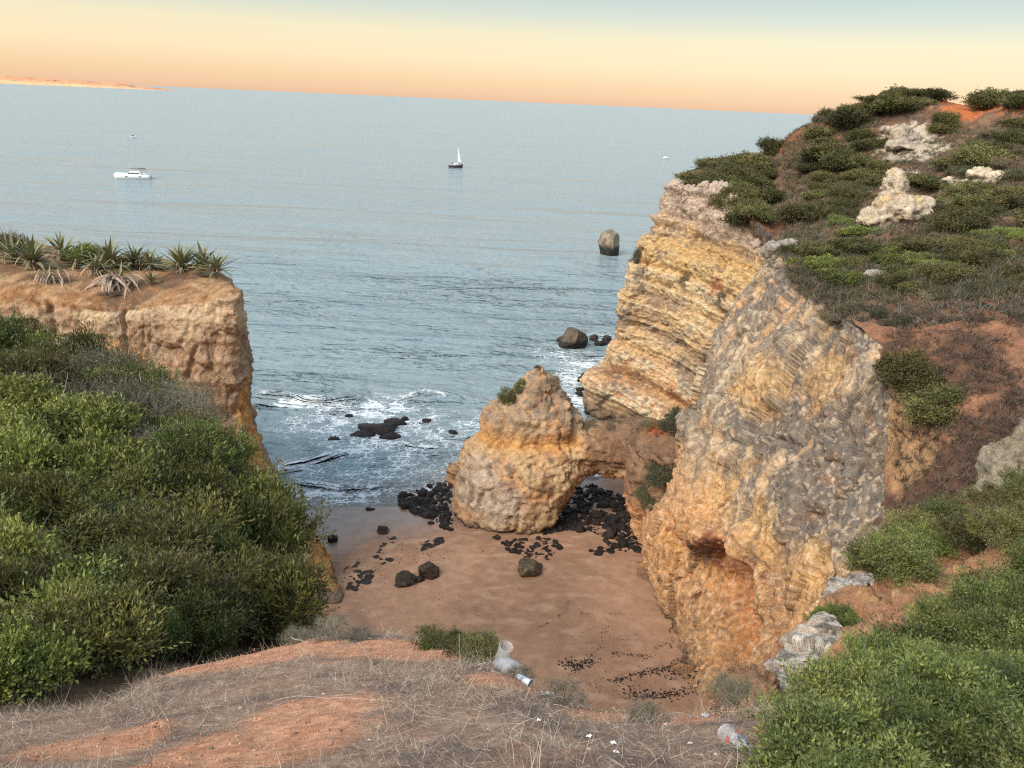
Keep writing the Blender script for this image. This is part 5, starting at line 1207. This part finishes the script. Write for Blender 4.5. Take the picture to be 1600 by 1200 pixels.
# grit on bare ground
wb = np.where((px > -60) & (px < 1250) & (G[:, 1] < 6) & (G[:, 1] > 1), gb, 0) * cell; wb /= wb.sum()
v8, f8 = ico(1); nb = 3500; i = rng.choice(len(G), nb, p=wb); s_ = rng.uniform(.0015, .006, nb) ; b0 = G[i] + rng.normal(size=(nb, 3)) * np.array([.02, .02, 0])
V = (b0[:, None] + v8[None] * s_[:, None, None] * rng.uniform(.6, 1.3, (nb, 1, 3))).reshape(-1, 3); Fq = (np.arange(nb)[:, None, None] * len(v8) + f8[None]).reshape(-1, 3)
gc = np.array([alb(q) for q in [(240, 180, 146), (226, 160, 126), (240, 206, 178), (196, 136, 108)]])
tag(link('grit', mesh_from('grit', V, Fq, np.repeat(gc[rng.integers(0, 4, nb)], len(v8), 0)), MAT['ground']), 'orange grit and tiny stones on the bare ground', kind='stuff')

# small shrubs growing out of the lip
def lip(px, py):
    for dy in range(0, 120, 4):
        a, n = hit(px, py + dy)
        if a is not None and a[1] < 7: return a, n
    return hit(px, py)
for px_, py_, sc, key, lb in [(682, 1012, .15, 'fine', 'low green shrub on the lip left of the plastic cup'), (722, 1018, .15, 'fine', 'low green shrub between the leftmost lip shrub and the plastic cup'), (752, 1028, .17, 'fine', 'low green shrub directly behind the plastic cup'), (812, 1058, .09, 'greyscrub', 'sparse dry shrub right of the plastic cup'), (465, 1000, .15, 'greyscrub', 'dry twiggy shrub on the left lip below the green thicket'), (520, 995, .17, 'greyscrub', 'dry twiggy shrub at the corner of the lip'), (560, 1000, .12, 'greyscrub', 'little dry shrub on the lip beside the pale stick'), (880, 1098, .13, 'greyscrub', 'dry tuft on the lip right of the crumpled tissue'), (1010, 1128, .10, 'greyscrub', 'dry tuft on the lip in front of the seaweed')]:
    p, n = lip(px_, py_)
    if p is not None: shrub(key, 'lip_shrub', p, sc, lb, hs=.7)

# ------------------------------------------------------------------ boats, far coast
MAT['white_hull'] = plain_mat('white_gelcoat', (0.80, 0.78, 0.76), 0.35, 0.04, 3)
MAT['dark_hull'] = plain_mat('dark_hull_paint', (0.03, 0.025, 0.03), 0.4, 0.1, 3)
MAT['dark_glass'] = plain_mat('dark_window', (0.02, 0.025, 0.03), 0.1, 0.05, 3)
MAT['sail'] = plain_mat('white_sailcloth', (0.82, 0.80, 0.78), 0.8, 0.03, 3)
MAT['spar'] = plain_mat('pale_spar', (0.50, 0.46, 0.44), 0.5, 0.05, 3)
MAT['canvas'] = plain_mat('grey_canvas', (0.20, 0.17, 0.17), 0.8, 0.1, 3)

def hull_mesh(name, L_, B, D, mat, sheer=.25, keel=.3, n=15):
    """A boat hull along +X: rounded sections, raked bow, flat transom and a deck."""
    V, Fq = [], []
    for i in range(n):
        t = i / (n - 1); x = -L_ / 2 + L_ * t; hb = B / 2 * (1 - max(0, (t - .45) / .55) ** 2.2) * (0.82 + .18 * min(1, t / .3)) + .01
        top = D * (1 + sheer * t * t); bot = -keel * (1 - t ** 3)
        rk_ = .08 * L_ * max(0, t - .6)
        V += [(x + rk_, -hb, top), (x + rk_ * .5, -hb * .92, top * .45), (x, -hb * .55, bot * .6), (x, 0, bot), (x, hb * .55, bot * .6), (x + rk_ * .5, hb * .92, top * .45), (x + rk_, hb, top), (x + rk_, 0, top + .03)]
    for i in range(n - 1):
        for j in range(8): Fq.append((i * 8 + j, (i + 1) * 8 + j, (i + 1) * 8 + (j + 1) % 8, i * 8 + (j + 1) % 8))
    me = bpy.data.meshes.new(name); me.from_pydata(V, [], Fq + [tuple(range(8)), tuple((n - 1) * 8 + j for j in range(8))[::-1]])
    me.polygons.foreach_set('use_smooth', [True] * len(me.polygons)); me.materials.append(MAT[mat]); return me

def box_mesh(name, sx_, sy_, sz_, mat, top=(1, 1), bev=.05):
    bm = bmesh.new(); bmesh.ops.create_cube(bm, size=1.0)
    for v in bm.verts:
        k_ = v.co.z > 0; v.co = Vector((v.co.x * sx_ * (top[0] if k_ else 1), v.co.y * sy_ * (top[1] if k_ else 1), (v.co.z + .5) * sz_))
    if bev: bmesh.ops.bevel(bm, geom=list(bm.edges), offset=bev, segments=2, affect='EDGES')
    me = bpy.data.meshes.new(name); bm.to_mesh(me); bm.free(); me.materials.append(MAT[mat]); return me

def tube_mesh(name, pts, rad, mat, n=8):
    v, f = tube(pts, rad, n); me = mesh_from(name, np.array(v), np.array(f)); me.materials.append(MAT[mat]); return me

def child(name, me, parent, loc=(0, 0, 0), rot=(0, 0, 0)):
    o = link(name, me, None, parent); o.location = loc; o.rotation_euler = rot; return o

# catamaran: two slim hulls, bridge deck, low cabin with a dark window band, mast and stowed boom
p = site_z(209, 279, 0)
ct = tag(empty('catamaran', p + W(0, 0, .1), (0, 0, R(180 + 20))), 'white catamaran with bare mast lying still on the left of the sea', 'catamaran')
for sgn in (-1, 1):
    h_ = child('hull', hull_mesh('hull', 12.6, 1.7, 1.55, 'white_hull', .25, .4), ct, (0, sgn * 2.7, 0))
    for k in (-2.6, 2.2): child('porthole', box_mesh('porthole', .9, .06, .28, 'dark_glass', bev=.02), h_, (k, sgn * .85, .85))
child('deck', box_mesh('deck', 8.2, 5.6, .55, 'white_hull', (.96, 1)), ct, (-1.0, 0, 1.0))
child('trampoline', box_mesh('trampoline', 3.6, 4.2, .06, 'canvas', bev=.01), ct, (4.7, 0, 1.45))
cb = child('cabin', box_mesh('cabin', 5.0, 4.2, 1.15, 'white_hull', (.78, .86), .15), ct, (-.6, 0, 1.5))
child('window', box_mesh('window', 4.2, 4.16, .42, 'dark_glass', (.95, .95), .04), cb, (.25, 0, .42))
child('bimini', box_mesh('bimini', 2.8, 3.6, .14, 'canvas', (.9, .9), .04), ct, (-3.6, 0, 3.3))
for sx_ in (-4.8, -2.4):
    for sy_ in (-1.6, 1.6): child('post', tube_mesh('post', [(0, 0, 0), (0, 0, 1.9)], .04, 'spar', 6), ct, (sx_, sy_, 1.45))
child('mast', tube_mesh('mast', [(0, 0, 0), (0, 0, 6), (-.1, 0, 14.5)], [.11, .10, .07], 'spar'), ct, (.9, 0, 2.5))
child('boom', tube_mesh('boom', [(0, 0, 0), (-5.4, 0, .25)], [.17, .20], 'canvas'), ct, (.8, 0, 3.7))
child('crossbeam', tube_mesh('crossbeam', [(0, -2.8, 0), (0, 2.8, 0)], .10, 'spar'), ct, (5.6, 0, 1.55))
# sailing boat with a dark hull
p = site_z(712, 262, 0)
sb = tag(empty('sailing_boat', p + W(0, 0, .1), (0, 0, R(-8))), 'small dark hulled sailing boat with one narrow white sail, out at sea', 'sailing boat')
child('hull', hull_mesh('hull', 7.6, 2.5, 1.25, 'dark_hull', .55, .4), sb)
child('bulwark', box_mesh('bulwark', 5.4, 2.0, .18, 'spar', (.95, .95), .04), sb, (-.3, 0, 1.28))
cb = child('cabin', box_mesh('cabin', 2.6, 1.6, .85, 'white_hull', (.85, .85), .1), sb, (.2, 0, 1.3))
child('window', box_mesh('window', 1.8, 1.56, .24, 'dark_glass', (.98, .96), .02), cb, (0, 0, .34))
child('wheelhouse', box_mesh('wheelhouse', 1.0, 1.2, 1.1, 'canvas', (.8, .8), .08), sb, (-2.0, 0, 1.3))
child('mast', tube_mesh('mast', [(0, 0, 0), (0, 0, 9.4)], [.09, .05], 'spar'), sb, (1.1, 0, 1.2))
child('boom', tube_mesh('boom', [(0, 0, 0), (-3.2, 0, .1)], .06, 'spar'), sb, (1.1, 0, 2.2))
child('bowsprit', tube_mesh('bowsprit', [(0, 0, 0), (1.8, 0, .35)], [.07, .04], 'spar'), sb, (3.9, 0, 1.9))
V, Fq = [], []
for i in range(9):
    t = i / 8
    for j in range(5): u_ = j / 4; V.append((1.15 + u_ * 1.75 * (1 - t) ** 1.0 + .05, .32 * math.sin(u_ * math.pi) * (1 - t), 2.3 + 7.9 * t))
for i in range(8):
    for j in range(4): Fq.append((i * 5 + j, i * 5 + j + 1, (i + 1) * 5 + j + 1, (i + 1) * 5 + j))
me = mesh_from('sail', np.array(V), np.array(Fq)); me.materials.append(MAT['sail'])
so = child('sail', me, sb); sm = so.modifiers.new('thickness', 'SOLIDIFY'); sm.thickness = .03
# motor boat and a far dinghy
p = site_z(1040, 248, 0)
mb_ = tag(empty('motor_boat', p, (0, 0, R(10))), 'tiny white motor boat far out near the right hillside', 'motor boat')
child('hull', hull_mesh('hull', 5.2, 2.0, 1.0, 'white_hull', .3, .3), mb_)
child('console', box_mesh('console', .9, 1.0, .8, 'white_hull', (.8, .8), .06), mb_, (-.3, 0, 1.0)); child('windscreen', box_mesh('windscreen', .1, .9, .4, 'dark_glass', bev=.02), mb_, (.2, 0, 1.5)); child('engine', box_mesh('engine', .5, .5, .9, 'dark_hull', bev=.05), mb_, (-2.7, 0, .5))
p = site_z(209, 215, 0)
dg_ = tag(empty('dinghy', p, (0, 0, R(15))), 'tiny dark and white dinghy far behind the catamaran', 'dinghy')
child('hull', hull_mesh('hull', 3.6, 1.6, .7, 'white_hull', .3, .2), dg_); child('canopy', box_mesh('canopy', 1.4, 1.3, .9, 'dark_hull', (.7, .8), .06), dg_, (-.6, 0, .7))

# far coast: low sandy cliffs with scrub on top
cx = np.array([-900, -500, -200, -60, 0, 40, 80, 120, 160, 200, 235, 260, 275.]); hpx = np.array([15, 14, 13, 11, 10.5, 10, 9.5, 9, 7.5, 6, 4, 2, .2])
t_ = np.linspace(0, 1, 420); gx = np.interp(t_, np.linspace(0, 1, len(cx)), cx); gh = np.interp(t_, np.linspace(0, 1, len(cx)), hpx)
Yc = 7000.0; rows = []
base = np.array([[FW[0] + RT[0] * (x - 800) / F_PX, 1.0] for x in gx])
Xc = np.array([site(x, 158 + (x - 800) * -.0437 * -1, Yc)[0] for x in gx])
hm = (gh - 1.2) * Yc / F_PX * (1 + .22 * fbm(np.stack([Xc * .004, Xc * 0, Xc * 0], -1), 1.0, 4))
prof = [(-260, -4), (-240, .05), (-200, .40), (-150, .55), (-60, .62), (60, .78), (120, 1.0), (220, .9), (300, .5), (420, -10)]
P = np.zeros((len(prof), len(Xc), 3))
for j, (dy, hf) in enumerate(prof):
    nz = fbm(np.stack([Xc * .006, Xc * 0 + j, Xc * 0], -1), 1.0, 4)
    P[j, :, 0] = Xc; P[j, :, 1] = Yc + dy + 60 * nz; P[j, :, 2] = np.where(hf > 0, hm * hf * (1 + .35 * nz), hf)
P = catmull(P, 40)
hn = P[..., 2] / np.maximum(hm[None], 1); n1 = fbm(P, .006, 4, off=3); n2 = fbm(P, .02, 4, off=6)
c = mix(lin((250, 198, 148)) * .62, lin((226, 160, 116)) * .74, sstep(.45, .70, hn + .3 * n1))  # warm low sunlight and haze are mixed into the coast's sandy tones
c = mix(c, lin((150, 96, 70)) * .7, .8 * sstep(.05, .3, n2) * sstep(.4, .6, hn)); c = mix(c, lin((250, 214, 172)) * .62, sstep(.25, .4, n1 + .5 * n2) * sstep(.3, .6, hn) * .8)
m_far = rock_mat('far_coast', .02, 3.0, contrast=.15)
tag(link('far_coast', grid_mesh('far_coast', P, False, c), m_far), 'low sunlit coast on the left horizon', kind='structure')

# ------------------------------------------------------------------ litter and twigs on the lip
def clear_mat(name, rgb, alpha=.45, rough=.12):
    m, nt, b = new_mat(name); b.inputs['Base Color'].default_value = (*rgb, 1); b.inputs['Roughness'].default_value = rough
    t = nt.nodes.new('ShaderNodeBsdfTransparent'); ms = nt.nodes.new('ShaderNodeMixShader'); ms.inputs[0].default_value = alpha
    nt.links.new(t.outputs[0], ms.inputs[1]); nt.links.new(b.outputs[0], ms.inputs[2]); nt.links.new(ms.outputs[0], nt.nodes['Material Output'].inputs['Surface']); return m
MAT['clear'] = clear_mat('clear_plastic', (.70, .72, .75), .26)
MAT['hazy'] = clear_mat('scuffed_plastic', (.50, .52, .58), .5, .22)
MAT['cap'] = plain_mat('pale_blue_plastic', (.50, .55, .62), .35, .15, 40)
MAT['paper'] = plain_mat('white_tissue', (.80, .80, .80), .9, .05, 60)
MAT['red_print'] = plain_mat('red_print', (.45, .10, .10), .5, .1, 60); MAT['blue_print'] = plain_mat('blue_print', (.20, .26, .45), .5, .1, 60)

def lathe_mesh(name, prof_, mat, n=28, crush=0.0, seed=0):
    V, Fq = [], []; g = np.random.default_rng(seed)
    ph = g.random(3) * 6.28
    for i, (r_, z) in enumerate(prof_):
        for j in range(n):
            a = 2 * math.pi * j / n; k_ = 1 - crush * (.5 + .5 * math.sin(a * 2 + ph[0] + z * 30)) * math.sin(math.pi * min(1, i / (len(prof_) - 1)))
            V.append((r_ * k_ * math.cos(a), r_ * math.sin(a) * (1 - crush * .5), z))
    for i in range(len(prof_) - 1):
        for j in range(n): Fq.append((i * n + j, i * n + (j + 1) % n, (i + 1) * n + (j + 1) % n, (i + 1) * n + j))
    me = bpy.data.meshes.new(name); me.from_pydata(V, [], Fq); me.polygons.foreach_set('use_smooth', [True] * len(Fq)); me.materials.append(MAT[mat]); return me

def aim(px0, py0, px1, py1, lift0=0.0, lift1=0.0):
    """Base point and rotation of something lying from one ground spot to another."""
    a, _ = lip(px0, py0); b_, _ = lip(px1, py1); a = a + W(0, 0, lift0); b_ = b_ + W(0, 0, lift1)
    return a, Vector(b_ - a).to_track_quat('Z', 'Y').to_euler(), np.linalg.norm(b_ - a)

a, n = lip(776, 1036)
top = site(791, 1010, a[1] - .02); v_ = Vector(top - a); hgt_ = v_.length
cup = tag(empty('plastic_cup', a, v_.to_track_quat('Z', 'Y').to_euler()), 'tall clear plastic cup propped against the green shrub on the lip', 'cup')
r1 = hgt_ * .25
child('wall', lathe_mesh('wall', [(r1 * .66, .002), (r1 * .7, hgt_ * .1), (r1 * .8, hgt_ * .4), (r1 * .9, hgt_ * .7), (r1, hgt_)], 'clear', 32, .04), cup)
child('rim', lathe_mesh('rim', [(r1, hgt_ - .003), (r1 * 1.05, hgt_ - .001), (r1 * 1.05, hgt_ + .002), (r1, hgt_ + .003)], 'hazy', 32), cup)
child('base', lathe_mesh('base', [(.001, .003), (r1 * .4, .001), (r1 * .66, .002)], 'hazy', 32), cup)
pm = box_mesh('print', hgt_ * .1, .0012, hgt_ * .22, 'paper', (.4, 1), 0)
for k in (-1, 1): child('print', pm, cup, (k * hgt_ * .06, -r1 * .84, hgt_ * .34), (R(6), R(18 * k), 0))
a, n = lip(786, 1034); b_, _ = lip(813, 1046); b_ = b_ + W(0, 0, .01); v_ = Vector(b_ - a); L_ = max(v_.length, .1)
bt = tag(empty('plastic_bottle', a + W(0, 0, .025), v_.to_track_quat('Z', 'Y').to_euler()), 'crushed grey plastic bottle lying beside the tall clear cup', 'bottle')
r1 = L_ * .21
child('body', lathe_mesh('body', [(.001, 0), (r1 * .8, .003), (r1, L_ * .08), (r1 * .94, L_ * .2), (r1, L_ * .3), (r1 * .93, L_ * .42), (r1, L_ * .55), (r1 * .85, L_ * .7), (r1 * .42, L_ * .86), (r1 * .36, L_ * .95)], 'hazy', 24, .35, 4), bt)
child('neck', lathe_mesh('neck', [(r1 * .36, L_ * .95), (r1 * .42, L_ * .96), (r1 * .36, L_), (r1 * .34, L_ * 1.04)], 'hazy', 20), bt)
a, rot, L_ = aim(808, 1041, 828, 1052, .015, .012)
pc = tag(empty('plastic_pot', a, rot), 'short whitish plastic pot lying below the crushed bottle', 'pot'); r1 = L_ * .3
child('wall', lathe_mesh('wall', [(.001, 0), (r1 * .8, .001), (r1 * .85, L_ * .1), (r1, L_ * .95), (r1, L_)], 'cap', 24, .08, 7), pc); child('rim', lathe_mesh('rim', [(r1, L_ * .96), (r1 * 1.1, L_ * .97), (r1 * 1.1, L_), (r1, L_ * 1.01)], 'hazy', 24), pc)
a = site(1168, 1176, 2.02); b_ = site(1134, 1145, 2.14); rot = Vector(b_ - a).to_track_quat('Z', 'Y').to_euler(); L_ = np.linalg.norm(b_ - a)
c2 = tag(empty('plastic_cup', a, rot), 'clear plastic cup with red and blue print lying beside the lower right shrubs', 'cup'); r1 = L_ * .245
child('wall', lathe_mesh('wall', [(r1 * .84, .001), (r1 * .88, L_ * .3), (r1 * .95, L_ * .7), (r1, L_)], 'clear', 32, .06, 3), c2); child('rim', lathe_mesh('rim', [(r1, L_ - .003), (r1 * 1.05, L_ - .001), (r1 * 1.05, L_ + .002), (r1, L_ + .003)], 'hazy', 32), c2); child('base', lathe_mesh('base', [(.001, .002), (r1 * .84, .001)], 'hazy', 32), c2)
for k, (an, z_, mt_) in enumerate([(-70, .55, 'red_print'), (-40, .35, 'blue_print'), (-100, .3, 'blue_print'), (-60, .18, 'red_print'), (110, .55, 'red_print'), (150, .35, 'blue_print'), (80, .3, 'blue_print'), (200, .45, 'blue_print'), (20, .5, 'red_print'), (240, .6, 'red_print')]):
    rr_ = r1 * (.84 + .16 * z_) * 1.03; child('print', box_mesh('print', .0012, L_ * .16, L_ * .14, mt_, bev=0), c2, (rr_ * math.cos(R(an)), rr_ * math.sin(R(an)), L_ * z_), (0, 0, R(an)))

def scrap(px, py, sz, label, name='paper_scrap', long_=1.0, seed=0, mat='paper', group=None):
    """A crumpled sheet."""
    g = np.random.default_rng(seed + 70); m_ = 9; q = np.linspace(-.5, .5, m_); A_, B_ = np.meshgrid(q * long_, q)
    Z_ = .35 * fbm(np.stack([A_, B_, A_ * 0 + seed], -1), 2.6, 3) + .25 * np.abs(noise3(np.stack([A_, B_, A_ * 0 + seed + 9], -1) * 3))
    out = np.hypot(A_ / long_, B_); k_ = 1 - .35 * sstep(.35, .6, out) * g.random(out.shape)
    p_ = np.stack([A_ * k_, B_ * k_, Z_ - Z_.min() * .9], -1) * sz
    a, n = lip(px, py); 
    if a is None: return
    o = link(name, mesh_from(name, p_, grid_faces(m_, m_), smooth=False), MAT[mat]); o.location = a + np.array([0, 0, .003])
    o.rotation_euler = (Vector((0, 0, 1)).lerp(Vector(n), .8).to_track_quat('Z', 'Y') @ Euler((0, 0, random.uniform(0, 6.28))).to_quaternion()).to_euler()
    md = o.modifiers.new('thickness', 'SOLIDIFY'); md.thickness = .0008
    tag(o, label, 'scrap', group)
scrap(856, 1071, .055, 'crumpled white tissue on the lip below the plastic pot', long_=1.7, seed=1)
scrap(909, 1105, .030, 'white crumpled scrap on the lip edge in front of the seaweed', seed=2)
scrap(958, 1163, .022, 'white scrap in the dead grass, upper one of the pair at bottom centre', seed=3); scrap(963, 1177, .020, 'white scrap in the dead grass, lower one of the pair at bottom centre', seed=4)
scrap(1078, 1163, .018, 'single white scrap in the grass left of the printed cup', seed=5); scrap(1118, 1180, .012, 'tiny white scrap just below the printed cup', seed=6); scrap(920, 1152, .022, 'whitish scrap tangled in the grass left of the pair', seed=7)
scrap(842, 1127, .018, 'white scrap in the grass below the tissue', seed=8); scrap(577, 1158, .012, 'white flake at the edge of the bare orange patch', seed=9); scrap(375, 1108, .016, 'white flake in the grass on the left part of the slope', seed=10); scrap(505, 1085, .012, 'small white flake left of the forked twig', seed=11)
scrap(1130, 1108, .035, 'clear crumpled plastic at the foot of the white slab', 'plastic_scrap', 1.0, 12, 'hazy'); scrap(1102, 1112, .035, 'clear plastic shred left of the crumpled plastic', 'plastic_scrap', 1.2, 13, 'hazy'); scrap(1040, 1133, .012, 'tiny white scrap on the right part of the slope', seed=14)
peb = boulder_mesh('pebble', 2, 400, .3, .8, (216, 190, 164), (200, 172, 146))
peb.materials.append(MAT['ground'])
for px, py, s_, lb in [(656, 1114, .011, 'pale round pebble in the middle of the slope'), (460, 1147, .010, 'pale pebble lying on the bare orange patch'), (241, 1136, .009, 'white pebble at the left end of the slope'), (560, 1058, .010, 'pale pebble near the pale forked branch'), (700, 1060, .010, 'pale pebble on the orange earth behind the grass'), (330, 1170, .009, 'pale pebble low on the left of the bare patch')]:
    a, n = lip(px, py); o = link('pebble', peb); o.location = a + W(0, 0, s_ * .4); o.scale = (s_, s_, s_); o.rotation_euler = (0, 0, random.uniform(0, 6)); tag(o, lb, 'pebble')
MAT['twig'] = plain_mat('bleached_twig', (.33, .28, .23), .9, .3, 120); MAT['twig_dark'] = plain_mat('brown_twig', (.20, .15, .11), .9, .25, 120)
def twig(pts, rad, label, mat='twig', lift=.008, forks=()):
    """A bent dead stick through ground spots; forks = more point lists, each a child branch."""
    def path(ps):
        q = []
        for x, y, h_ in ps:
            a, n = lip(x, y)
            if a is None: return None
            q.append(a + W(0, 0, lift + h_))
        q = catmull(np.array(q), 4 * len(q)); return q + rng.normal(size=q.shape) * .002
    q = path(pts)
    if q is None: return
    o = link('twig', tube_mesh('twig', q, list(np.linspace(rad, rad * .35, len(q))), mat, 6)); tag(o, label, 'twig')
    for f_ in forks:
        q = path(f_)
        if q is not None: link('offshoot', tube_mesh('offshoot', q, list(np.linspace(rad * .6, rad * .25, len(q))), mat, 5), None, o)
twig([(722, 1004, .02), (752, 1020, .02), (772, 1036, .015), (798, 1057, .01)], .0026, 'long forked bleached branch running past the base of the tall cup', forks=[[(752, 1020, .02), (742, 1000, .08), (741, 995, .10)]])
twig([(752, 1036, .01), (790, 1068, .01), (806, 1080, .01)], .002, 'thin pale twig just left of the forked branch')
twig([(560, 1007, .01), (570, 1025, .03), (583, 1045, .01)], .0034, 'short thick bleached stick standing out on the left lip')
twig([(420, 1104, .01), (460, 1096, .02), (530, 1097, .015), (600, 1100, .01), (660, 1108, .01), (745, 1112, .01)], .0019, 'long pale branch lying across the middle of the slope', forks=[[(460, 1096, .02), (440, 1100, .02), (425, 1112, .0)]])
twig([(540, 1050, .02), (552, 1044, .03), (560, 1041, .02)], .003, 'small hooked twig right of the forked sticks')
twig([(478, 1078, .01), (490, 1052, .04), (492, 1046, .05)], .003, 'left stick of the forked pair on the upper slope'); twig([(490, 1062, .01), (505, 1048, .03), (513, 1040, .04)], .0028, 'right stick of the forked pair on the upper slope', forks=[[(505, 1048, .03), (520, 1032, .05)]])
twig([(456, 985, .05), (474, 1010, .03), (486, 1012, .03), (512, 987, .08)], .003, 'spindly white branch above the left lip', lift=.02)
twig([(508, 1180, .01), (520, 1150, .03), (540, 1125, .04)], .0018, 'thin straight twig standing at the right side of the bare patch')
twig([(630, 1105, .02), (650, 1120, .01), (668, 1127, .02), (740, 1136, .01)], .002, 'pale bent twig in the middle of the slope')
twig([(960, 1185, .01), (975, 1160, .06), (972, 1150, .1)], .0024, 'upright twig beside the pair of white scraps', forks=[[(975, 1160, .06), (1000, 1145, .05), (1060, 1135, .03)]])
twig([(845, 1185, .01), (880, 1150, .06), (900, 1130, .08)], .0018, 'straight dead stalk leaning right at bottom centre', 'twig')
twig([(1035, 1100, .02), (1060, 1118, .02), (1090, 1125, .01)], .0028, 'bleached stick on the right lip in front of the ochre cliff')
twig([(1005, 1135, .01), (1022, 1120, .04), (1035, 1108, .06)], .0022, 'thin stick crossing the bleached one on the right lip')
twig([(605, 1150, .01), (618, 1128, .05), (622, 1118, .06)], .0018, 'short leaning stalk left of the pale pebble', 'twig_dark')
twig([(350, 1130, .01), (395, 1122, .02), (440, 1128, .01)], .002, 'dark curved twig above the bare orange patch', 'twig_dark')

# bleached dead branches lying over the left thicket
def dead_branch(pts, rad, label, forks=()):
    def path(ps):
        q = np.array([hit(x, y)[0] + W(0, 0, h_) for x, y, h_ in ps]); q = catmull(q, 5 * len(q)); return q + rng.normal(size=q.shape) * .012
    q = path(pts); o = link('dead_branch', tube_mesh('dead_branch', q, list(np.linspace(rad, rad * .3, len(q))), 'twig', 6)); tag(o, label, 'branch')
    for f_ in forks: q = path(f_); link('offshoot', tube_mesh('offshoot', q, list(np.linspace(rad * .6, rad * .2, len(q))), 'twig', 5), None, o)
dead_branch([(215, 690, .6), (240, 668, 1.5), (280, 672, 1.6), (310, 690, 1.3)], .022, 'pale curved dead branch arching over the grey dry patch', [[(240, 668, 1.5), (228, 650, 1.9), (252, 628, 2.2)]])
dead_branch([(400, 905, .5), (420, 880, 1.0), (432, 862, 1.4)], .016, 'grey dead branch near the thicket edge above the dark hollow', [[(420, 880, 1.0), (450, 870, 1.1)]])
dead_branch([(270, 950, .4), (320, 925, .9), (380, 918, .8), (430, 905, .9)], .014, 'long grey dead branch reaching across the dark hollow', [[(320, 925, .9), (350, 900, 1.2)]])
dead_branch([(90, 700, .7), (110, 672, 1.4), (118, 650, 1.7)], .016, 'short pale dead branch in the upper left of the thicket')
dead_branch([(20, 930, .4), (70, 900, .8), (120, 892, .9)], .009, 'thin straw coloured stem over the lower left of the thicket', [[(70, 900, .8), (100, 870, 1.1)]])
